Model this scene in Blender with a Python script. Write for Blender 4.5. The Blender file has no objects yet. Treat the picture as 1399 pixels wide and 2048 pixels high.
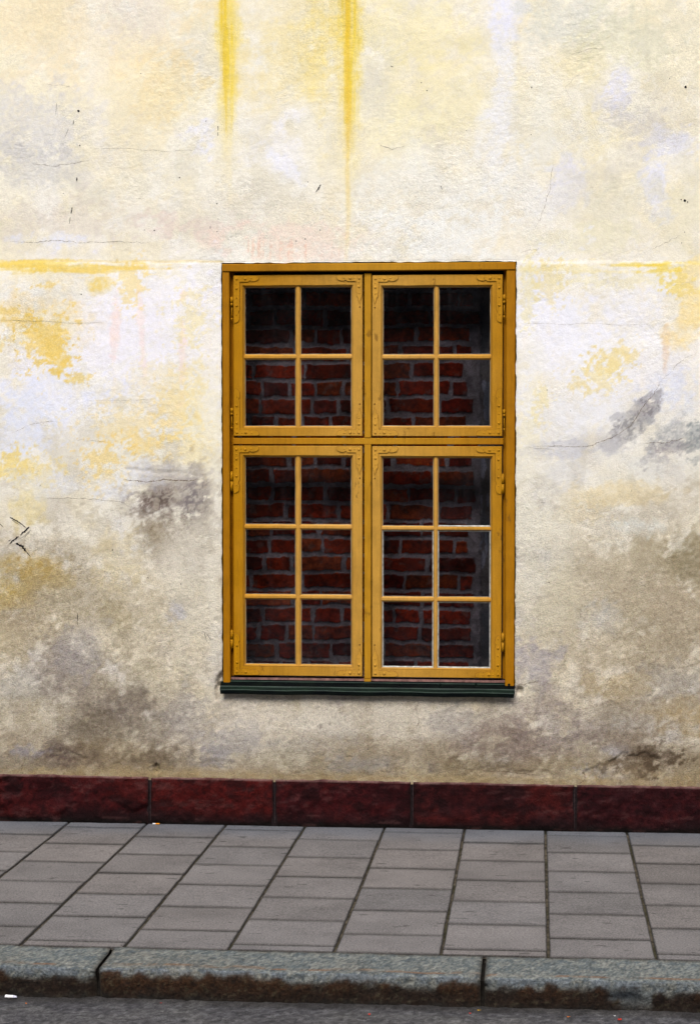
import bpy, math, random
import numpy as np
from mathutils import Vector
random.seed(7)
S = bpy.context.scene
C = S.collection

# ------------------------------------------------------------------ camera
FPX, CX, CY = 4200.0, 699.5, 1024.0
YAW, PIT = math.radians(5.2), math.radians(2.536)
CAM = np.array([0.0, -9.13, 1.768])
cd = bpy.data.cameras.new('camera'); cam = bpy.data.objects.new('camera', cd); C.objects.link(cam)
cam.location = CAM; cam.rotation_euler = (math.radians(90) - PIT, 0, YAW)
cd.sensor_fit = 'VERTICAL'; cd.sensor_height = 24.0; cd.sensor_width = 24.0
cd.lens = FPX * 24.0 / 2048.0
cd.clip_start = 0.1; cd.clip_end = 2000
S.camera = cam
# ------------------------------------------------------------------ light
SUN_EL, SUN_AZ = math.radians(46), math.radians(-14)   # azimuth measured from -Y (street side) towards +X
w = bpy.data.worlds.new('World'); S.world = w; w.use_nodes = True
nt = w.node_tree; bg = nt.nodes['Background']
sky = nt.nodes.new('ShaderNodeTexSky'); sky.sky_type = 'NISHITA'; sky.sun_disc = False
sky.sun_elevation = SUN_EL; sky.sun_rotation = math.radians(180) + SUN_AZ
sky.air_density = 1.0; sky.dust_density = 3.0; sky.ozone_density = 0.6
nt.links.new(sky.outputs[0], bg.inputs[0]); bg.inputs[1].default_value = 0.12
sl = bpy.data.lights.new('sun', 'SUN'); sun = bpy.data.objects.new('sun', sl); C.objects.link(sun)
sl.energy = 1.5; sl.angle = math.radians(22); sl.color = (1.0, 0.94, 0.86)
sdir = Vector((math.sin(SUN_AZ) * math.cos(SUN_EL), -math.cos(SUN_AZ) * math.cos(SUN_EL), math.sin(SUN_EL)))
sun.rotation_euler = sdir.to_track_quat('Z', 'Y').to_euler(); sun.location = (0, -6, 8)
vs = S.view_settings; S.display_settings.display_device = 'sRGB'
vs.view_transform = 'Standard'; vs.look = 'None'; vs.gamma = 1.0; vs.use_curve_mapping = False
vs.exposure = 0.75

# ------------------------------------------------------------------ survey: photo pixel -> metres on a real plane
sp, cp, st, ct = math.sin(YAW), math.cos(YAW), math.sin(PIT), math.cos(PIT)
FW = np.array([-sp * ct, cp * ct, -st]); RT = np.array([cp, sp, 0.0]); UP = np.cross(RT, FW)
def ray(px, py): return FW * FPX + RT * (px - CX) - UP * (py - CY)
def wl(px, py, y=0.0):
    r = ray(px, py); t = (y - CAM[1]) / r[1]; p = CAM + r * t
    return float(p[0]), float(p[2])
FALL, G0 = 0.0075, 0.0195
def gd(px, py, drop=0.0):
    r = ray(px, py)                                   # plane z = FALL*y - drop  (y negative towards the street)
    t = (FALL * CAM[1] - G0 - drop - CAM[2]) / (r[2] - FALL * r[1]); p = CAM + r * t
    return float(p[0]), float(p[1])
def topx(x, z, y=0.0):                               # metres on the wall plane -> survey pixels (numpy)
    dx, dy, dz = x - CAM[0], y - CAM[1], z - CAM[2]
    a = dx * FW[0] + dy * FW[1] + dz * FW[2]
    return CX + FPX * (dx * RT[0] + dy * RT[1]) / a, CY - FPX * (dx * UP[0] + dy * UP[1] + dz * UP[2]) / a

# ------------------------------------------------------------------ numpy noise
def _h(i, j, s):
    n = (i.astype(np.int64) * 374761393 + j.astype(np.int64) * 668265263 + s * 1274126177) & 0xffffffff
    n = ((n ^ (n >> 13)) * 1274126177) & 0xffffffff
    n = ((n ^ (n >> 16)) * 2246822519) & 0xffffffff
    return ((n ^ (n >> 15)) & 0xffffff) / float(0xffffff)
def vn(x, y, s=0):
    i, j = np.floor(x), np.floor(y); f, g = x - i, y - j
    f = f * f * f * (f * (f * 6 - 15) + 10); g = g * g * g * (g * (g * 6 - 15) + 10)
    a, b, c, d = _h(i, j, s), _h(i + 1, j, s), _h(i, j + 1, s), _h(i + 1, j + 1, s)
    return ((a + (b - a) * f) * (1 - g) + (c + (d - c) * f) * g) * 2 - 1
def fbm(x, y, s=0, o=4, gain=0.55):
    x = np.asarray(x, float); y = np.asarray(y, float); r = 0; a = 1.0; t = 0
    for k in range(o):
        r = r + a * vn(x, y, s + 17 * k); t += a
        x, y = 2.03 * (x * 0.8 - y * 0.6) + 3.1, 2.03 * (x * 0.6 + y * 0.8) - 7.7; a *= gain
    return r / t * 1.6
def ss(a, b, x):
    t = np.clip((x - a) / (b - a), 0, 1); return t * t * (3 - 2 * t)
def lin(c):
    c = np.asarray(c, float) / 255.0
    return np.where(c <= 0.04045, c / 12.92, ((c + 0.055) / 1.055) ** 2.4)

# ------------------------------------------------------------------ helpers
def tag(o, label=None, cat=None, group=None, kind=None):
    if label: o['label'] = label
    if cat: o['category'] = cat
    if group: o['group'] = group
    if kind: o['kind'] = kind
    return o
def empty(name, loc=(0, 0, 0)):
    o = bpy.data.objects.new(name, None); C.objects.link(o); o.location = loc; o.empty_display_size = .1
    return o
def link(name, me, mats, parent=None):
    o = bpy.data.objects.new(name, me); C.objects.link(o)
    for m in (mats if isinstance(mats, (list, tuple)) else [mats]): me.materials.append(m)
    if parent is not None:
        o.parent = parent
        off = Vector((0, 0, 0)); p = parent
        while p is not None: off += Vector(p.location); p = p.parent
        o.location = -off
    return o
def recenter(o):
    """put the origin of a mesh thing at the middle of its base"""
    n = len(o.data.vertices); co = np.empty(n * 3); o.data.vertices.foreach_get('co', co); co = co.reshape(-1, 3)
    c = np.array([(co[:, 0].min() + co[:, 0].max()) / 2, (co[:, 1].min() + co[:, 1].max()) / 2, co[:, 2].min()])
    co -= c; o.data.vertices.foreach_set('co', co.ravel()); o.location = Vector(o.location) + Vector(c)
    return o
def mesh_np(name, co, faces, col=None, smooth=True, extra=None):
    me = bpy.data.meshes.new(name)
    n, m = len(co), len(faces)
    me.vertices.add(n); me.vertices.foreach_set('co', np.asarray(co, np.float32).ravel())
    me.loops.add(4 * m); me.loops.foreach_set('vertex_index', np.asarray(faces, np.int32).ravel())
    me.polygons.add(m); me.polygons.foreach_set('loop_start', np.arange(0, 4 * m, 4, dtype=np.int32))
    me.polygons.foreach_set('loop_total', np.full(m, 4, np.int32))
    me.polygons.foreach_set('use_smooth', np.full(m, smooth, bool))
    me.update(calc_edges=True)
    if col is not None:
        a = me.color_attributes.new('paint', 'FLOAT_COLOR', 'POINT')
        c4 = np.ones((n, 4), np.float32); c4[:, :3] = col; a.data.foreach_set('color', c4.ravel())
    for k, v in (extra or {}).items():
        a = me.attributes.new(k, 'FLOAT', 'POINT'); a.data.foreach_set('value', np.asarray(v, np.float32).ravel())
    return me
def gridfaces(nr, nc, keep=None):
    i, j = np.meshgrid(np.arange(nr - 1), np.arange(nc - 1), indexing='ij')
    f = np.stack([i * nc + j, i * nc + j + 1, (i + 1) * nc + j + 1, (i + 1) * nc + j], -1)
    if keep is not None: f = f[keep]
    return f.reshape(-1, 4)
class MB:
    def __init__(s): s.v = []; s.f = []; s.m = []; s.sm = []
    def face(s, idx, m=0, sm=False): s.f.append(idx); s.m.append(m); s.sm.append(sm)
    def box(s, x0, x1, y0, y1, z0, z1, m=0, bev=0.0):
        if bev <= 0:
            b = len(s.v); s.v += [(x, y, z) for z in (z0, z1) for y in (y0, y1) for x in (x0, x1)]
            for q in ((0, 2, 3, 1), (4, 5, 7, 6), (0, 1, 5, 4), (2, 6, 7, 3), (0, 4, 6, 2), (1, 3, 7, 5)):
                s.face([b + k for k in q], m)
            return
        # box whose front (low y) edges are chamfered
        b = len(s.v)
        for (yy, d) in ((y1, 0), (y0 + bev, 0), (y0, bev)):
            s.v += [(x0 + d, yy, z0 + d), (x1 - d, yy, z0 + d), (x1 - d, yy, z1 - d), (x0 + d, yy, z1 - d)]
        for r in (0, 4):
            for k in range(4):
                s.face([b + r + k, b + r + (k + 1) % 4, b + r + 4 + (k + 1) % 4, b + r + 4 + k], m)
        s.face([b + 8, b + 9, b + 10, b + 11], m); s.face([b + 3, b + 2, b + 1, b], m)
    def ring(s, x0, x1, z0, z1, prof, m=0, ms=None, wob=0.0, sub=1):
        """mitred frame: prof = [(inset, y)...] swept round a rectangle"""
        rows = []
        for k, (d, y) in enumerate(prof):
            b = len(s.v); pts = []
            cs = [(x0 + d, z0 + d), (x1 - d, z0 + d), (x1 - d, z1 - d), (x0 + d, z1 - d)]
            for e in range(4):
                a, c = cs[e], cs[(e + 1) % 4]
                for q in range(sub):
                    t = q / sub; px, pz = a[0] + (c[0] - a[0]) * t, a[1] + (c[1] - a[1]) * t
                    if q and wob: px += random.uniform(-wob, wob); pz += random.uniform(-wob, wob)
                    pts.append((px, y, pz))
            s.v += pts; rows.append(b)
        n = 4 * sub
        for k in range(len(prof) - 1):
            for q in range(n):
                s.face([rows[k] + q, rows[k] + (q + 1) % n, rows[k + 1] + (q + 1) % n, rows[k + 1] + q], ms[k] if ms else m)
    def cyl(s, cx, cy, cz, r, h, axis='z', n=12, m=0, r2=None, dome=0):
        r2 = r if r2 is None else r2; b = len(s.v)
        def P(a, rr, t):
            u, v = rr * math.cos(a), rr * math.sin(a)
            return {'z': (cx + u, cy + v, cz + t), 'x': (cx + t, cy + u, cz + v), 'y': (cx + u, cy - t, cz + v)}[axis]
        rs = [(r, 0), (r2, h)]
        if dome: rs = [(r * math.cos(k * math.pi / 2 / dome * 0.96), r * dome_h(h, r) * math.sin(k * math.pi / 2 / dome)) for k in range(dome + 1)]
        for rr, t in rs: s.v += [P(2 * math.pi * k / n, rr, t) for k in range(n)]
        for q in range(len(rs) - 1):
            for k in range(n): s.face([b + q * n + k, b + q * n + (k + 1) % n, b + (q + 1) * n + (k + 1) % n, b + (q + 1) * n + k], m, True)
        s.face([b + (len(rs) - 1) * n + k for k in range(n)], m, bool(dome)); s.face([b + n - 1 - k for k in range(n)], m)
    def poly(s, pts, y0, y1, m=0, bev=0.0):
        """outline in x,z extruded from y1 (back) to y0 (front)"""
        n = len(pts); b = len(s.v); cx = sum(p[0] for p in pts) / n; cz = sum(p[1] for p in pts) / n
        s.v += [(p[0], y1, p[1]) for p in pts] + [(p[0], y0, p[1]) for p in pts]
        for k in range(n): s.face([b + k, b + (k + 1) % n, b + n + (k + 1) % n, b + n + k], m)
        s.face([b + n + k for k in range(n)], m)
    def build(s, name, mats, parent=None, fix=True):
        me = bpy.data.meshes.new(name); me.from_pydata(s.v, [], s.f)
        me.polygons.foreach_set('material_index', s.m); me.polygons.foreach_set('use_smooth', s.sm)
        if fix:
            import bmesh
            bm = bmesh.new(); bm.from_mesh(me); bmesh.ops.recalc_face_normals(bm, faces=bm.faces); bm.to_mesh(me); bm.free()
        me.update(); return link(name, me, mats, parent)
def dome_h(h, r): return h / r

# ------------------------------------------------------------------ materials
def mat(name):
    m = bpy.data.materials.new(name); m.use_nodes = True; t = m.node_tree
    b = t.nodes['Principled BSDF']; b.inputs['Specular IOR Level'].default_value = 0.3
    return m, t, b
def N(t, k, **kw):
    n = t.nodes.new(k)
    for a, v in kw.items():
        if a in n.inputs: n.inputs[a].default_value = v
        else: setattr(n, a, v)
    return n
def noise(t, scale, detail=4, rough=0.6, vec=None, dist=0.0):
    n = N(t, 'ShaderNodeTexNoise'); n.inputs['Scale'].default_value = scale; n.inputs['Detail'].default_value = detail
    n.inputs['Roughness'].default_value = rough; n.inputs['Distortion'].default_value = dist
    if vec is not None: t.links.new(vec, n.inputs['Vector'])
    return n.outputs['Fac']
def pos(t, scale=(1, 1, 1), rot=(0, 0, 0)):
    g = N(t, 'ShaderNodeNewGeometry'); mp = N(t, 'ShaderNodeMapping')
    mp.inputs['Scale'].default_value = scale; mp.inputs['Rotation'].default_value = rot
    t.links.new(g.outputs['Position'], mp.inputs['Vector']); return mp.outputs['Vector']
def ramp(t, fac, stops):
    r = N(t, 'ShaderNodeValToRGB'); e = r.color_ramp.elements
    while len(e) < len(stops): e.new(0.5)
    for k, (p, c) in enumerate(stops):
        e[k].position = p; e[k].color = (c, c, c, 1) if isinstance(c, (int, float)) else (*c, 1)
    t.links.new(fac, r.inputs[0]); return r.outputs[0]
def mix(t, fac, a, b, mode='MIX'):
    n = N(t, 'ShaderNodeMix'); n.data_type = 'RGBA'; n.blend_type = mode
    for s_, v in ((n.inputs[0], fac), (n.inputs[6], a), (n.inputs[7], b)):
        if isinstance(v, bpy.types.NodeSocket): t.links.new(v, s_)
        elif isinstance(v, (int, float)): s_.default_value = v if s_.type == 'VALUE' else (v, v, v, 1)
        else: s_.default_value = (*v, 1)
    return n.outputs[2]
def math_(t, op, a, b=0.0):
    n = N(t, 'ShaderNodeMath'); n.operation = op
    for s_, v in ((n.inputs[0], a), (n.inputs[1], b)):
        if isinstance(v, bpy.types.NodeSocket): t.links.new(v, s_)
        else: s_.default_value = v
    return n.outputs[0]
def bump(t, b, h, strength, dist, prev=None):
    n = N(t, 'ShaderNodeBump'); n.inputs['Distance'].default_value = dist
    if isinstance(strength, bpy.types.NodeSocket): t.links.new(strength, n.inputs['Strength'])
    else: n.inputs['Strength'].default_value = strength
    t.links.new(h, n.inputs['Height'])
    if prev is not None: t.links.new(prev, n.inputs['Normal'])
    t.links.new(n.outputs[0], b.inputs['Normal']); return n.outputs[0]
def L(c): return tuple(float(v) for v in lin(c))

def plaster_material():
    m, t, b = mat('weathered_plaster')
    a = N(t, 'ShaderNodeAttribute'); a.attribute_name = 'paint'
    r = N(t, 'ShaderNodeAttribute'); r.attribute_name = 'grain'
    p = pos(t, (1, 1, 1), (0, 0.6, 0))
    ps = pos(t, (1.0, 1.0, 1.7), (0, 0.5, 0))
    fine = noise(t, 150, 5, 0.75, ps); mid = noise(t, 60, 4, 0.6, p)
    # sandy speckle: dirt caught in the grain, stronger where the render is coarse
    sp_ = ramp(t, fine, [(0.30, 0.26), (0.41, 0.86), (0.52, 1.10), (0.68, 1.46)])
    k = math_(t, 'MULTIPLY', r.outputs['Fac'], 0.85)
    c = mix(t, k, a.outputs['Color'], mix(t, 1.0, a.outputs['Color'], sp_, 'MULTIPLY'))
    hue = N(t, 'ShaderNodeTexNoise'); hue.inputs['Scale'].default_value = 140; hue.inputs['Detail'].default_value = 3
    t.links.new(p, hue.inputs['Vector'])
    c = mix(t, math_(t, 'ADD', math_(t, 'MULTIPLY', r.outputs['Fac'], 0.12), 0.05), c, hue.outputs['Color'], 'SOFT_LIGHT')
    c = mix(t, 0.35, c, ramp(t, mid, [(0.3, 0.86), (0.7, 1.12)]), 'MULTIPLY')
    t.links.new(c, b.inputs['Base Color']); b.inputs['Roughness'].default_value = 0.92
    b.inputs['Specular IOR Level'].default_value = 0.12
    n1 = bump(t, b, noise(t, 22, 6, 0.68, pos(t, (1, 1, 1.6), (0, 0.5, 0))), ramp(t, noise(t, 2.6, 4, .6, pos(t)), [(.40, .06), (.68, .62)]), 0.012)
    n1 = bump(t, b, mid, math_(t, 'MULTIPLY', r.outputs['Fac'], 0.55), 0.006, n1)
    bump(t, b, fine, math_(t, 'ADD', math_(t, 'MULTIPLY', r.outputs['Fac'], 0.95), 0.10), 0.006, n1)
    return m
def attr_material(name, rough=0.85, fscale=180, fstr=0.5, fdist=0.004, speck=0.5, spec=0.25, mscale=30, mstr=0.3):
    m, t, b = mat(name)
    a = N(t, 'ShaderNodeAttribute'); a.attribute_name = 'paint'
    p = pos(t); f = noise(t, fscale, 5, 0.7, p); g = noise(t, mscale, 4, 0.6, p)
    c = mix(t, speck, a.outputs['Color'], ramp(t, f, [(0.3, 0.45), (0.5, 1.0), (0.68, 1.6)]), 'MULTIPLY')
    t.links.new(c, b.inputs['Base Color']); b.inputs['Roughness'].default_value = rough
    b.inputs['Specular IOR Level'].default_value = spec
    n = bump(t, b, g, mstr, 0.012); bump(t, b, f, fstr, fdist, n)
    return m
def solid(name, c, rough=0.8, spec=0.3, nscale=120, var=0.25, bstr=0.3, bdist=0.002, metallic=0.0):
    m, t, b = mat(name); p = pos(t); f = noise(t, nscale, 4, 0.6, p)
    cc = mix(t, 1.0, L(c), ramp(t, f, [(0.3, 1 - var), (0.7, 1 + var)]), 'MULTIPLY')
    t.links.new(cc, b.inputs['Base Color']); b.inputs['Roughness'].default_value = rough
    b.inputs['Specular IOR Level'].default_value = spec; b.inputs['Metallic'].default_value = metallic
    bump(t, b, f, bstr, bdist); return m

XC = wl(735, 900)[0]
def paint_material(name, core, edge, worn=0.6):
    """ochre oil paint, brush marks along the boards; the middle of the window is paler than its rim"""
    m, t, b = mat(name)
    g = N(t, 'ShaderNodeNewGeometry'); sx = N(t, 'ShaderNodeSeparateXYZ'); t.links.new(g.outputs['Position'], sx.inputs[0])
    dx = math_(t, 'ABSOLUTE', math_(t, 'SUBTRACT', sx.outputs['X'], XC + 0.04))
    big = noise(t, 3.5, 3, 0.5, pos(t))
    rim_tone = math_(t, 'ADD', dx, math_(t, 'MULTIPLY', math_(t, 'SUBTRACT', big, 0.5), 0.35))
    c = mix(t, ramp(t, rim_tone, [(0.1, 0.0), (0.62, 1.0)]), L(core), L(edge))
    streak = noise(t, 90, 4, 0.6, pos(t, (1, 1, 0.12))); fine = noise(t, 420, 3, 0.6, pos(t))
    c = mix(t, 0.5, c, ramp(t, streak, [(0.3, 0.74), (0.5, 1.0), (0.7, 1.14)]), 'MULTIPLY')
    c = mix(t, 0.7, c, ramp(t, noise(t, 9, 5, .65, pos(t)), [(0.3, 0.76), (0.5, 1.0), (0.7, 1.1)]), 'MULTIPLY')
    c = mix(t, 0.5, c, ramp(t, fine, [(0.3, 0.6), (0.7, 1.3)]), 'MULTIPLY')
    chips = ramp(t, noise(t, 16, 6, 0.72, pos(t, (1, 1, 0.45))), [(0.635, 0.0), (0.67, 1.0)])
    c = mix(t, math_(t, 'MULTIPLY', chips, worn), c, L((92, 62, 20)))
    t.links.new(c, b.inputs['Base Color']); b.inputs['Roughness'].default_value = 0.6
    b.inputs['Specular IOR Level'].default_value = 0.14
    n = bump(t, b, streak, 0.7, 0.002); bump(t, b, fine, 0.25, 0.0008, n)
    return m
def glass_material():
    m, t, b = mat('window_glass')
    out = t.nodes['Material Output']; t.nodes.remove(b)
    tr = N(t, 'ShaderNodeBsdfTransparent'); tr.inputs[0].default_value = (0.93, 0.93, 0.94, 1)
    gl = N(t, 'ShaderNodeBsdfGlossy'); gl.inputs['Roughness'].default_value = 0.03
    df = N(t, 'ShaderNodeBsdfDiffuse'); df.inputs[0].default_value = (0.42, 0.41, 0.46, 1)
    fr = N(t, 'ShaderNodeFresnel'); fr.inputs['IOR'].default_value = 1.5
    wv = noise(t, 7, 2, 0.5, pos(t)); bp = N(t, 'ShaderNodeBump'); bp.inputs['Strength'].default_value = 0.25
    bp.inputs['Distance'].default_value = 0.004; t.links.new(wv, bp.inputs['Height']); t.links.new(bp.outputs[0], gl.inputs['Normal'])
    m1 = N(t, 'ShaderNodeMixShader'); t.links.new(fr.outputs[0], m1.inputs[0]); t.links.new(tr.outputs[0], m1.inputs[1]); t.links.new(gl.outputs[0], m1.inputs[2])
    dirt = ramp(t, noise(t, 34, 5, 0.7, pos(t, (1, 1, 0.10))), [(0.54, 0.0), (0.76, 0.016)])
    spots = ramp(t, noise(t, 300, 2, 0.5, pos(t)), [(0.75, 0.0), (0.82, 0.03)])
    cl = ramp(t, noise(t, 3.2, 2, 0.5, pos(t)), [(0.54, 0.0), (0.80, 0.012)])
    d = math_(t, 'ADD', math_(t, 'ADD', dirt, spots), cl)
    m2 = N(t, 'ShaderNodeMixShader'); t.links.new(d, m2.inputs[0]); t.links.new(m1.outputs[0], m2.inputs[1]); t.links.new(df.outputs[0], m2.inputs[2])
    t.links.new(m2.outputs[0], out.inputs[0]); return m

M_plaster = plaster_material()
M_frame = paint_material('ochre_frame_paint', (176, 128, 26), (156, 104, 0))
M_case = paint_material('ochre_casement_paint', (184, 140, 58), (166, 116, 2))
M_bar = paint_material('ochre_bar_paint', (190, 146, 72), (182, 132, 42), 0.2)
M_iron = paint_material('ochre_iron_paint', (188, 142, 54), (170, 120, 2), 0.15)
M_crease = solid('edge_shade_nail_brown', (104, 68, 12), 0.9)  # brown painted as edge shade round irons and mouldings, also on loose nails
M_dark = solid('painted_head_shade', (24, 15, 8), 0.95, 0.05)  # near black, painted shade for the gap under the window head
M_putty = solid('bare_putty', (168, 168, 160), 0.8, 0.2, 60, 0.45)
M_glass = glass_material()
M_brick = attr_material('rough_brick', 0.9, 140, 0.8, 0.006, 0.6, 0.1)
M_plinth = attr_material('red_painted_stone', 0.8, 110, 0.9, 0.008, 0.6, 0.12, 22, 0.8)
M_kerb = attr_material('granite', 0.85, 110, 1.0, 0.008, 1.0, 0.2, 40, 0.8)
M_slab = attr_material('concrete_slab', 0.9, 150, 0.7, 0.003, 0.9, 0.15, 12, 0.1)

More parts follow.
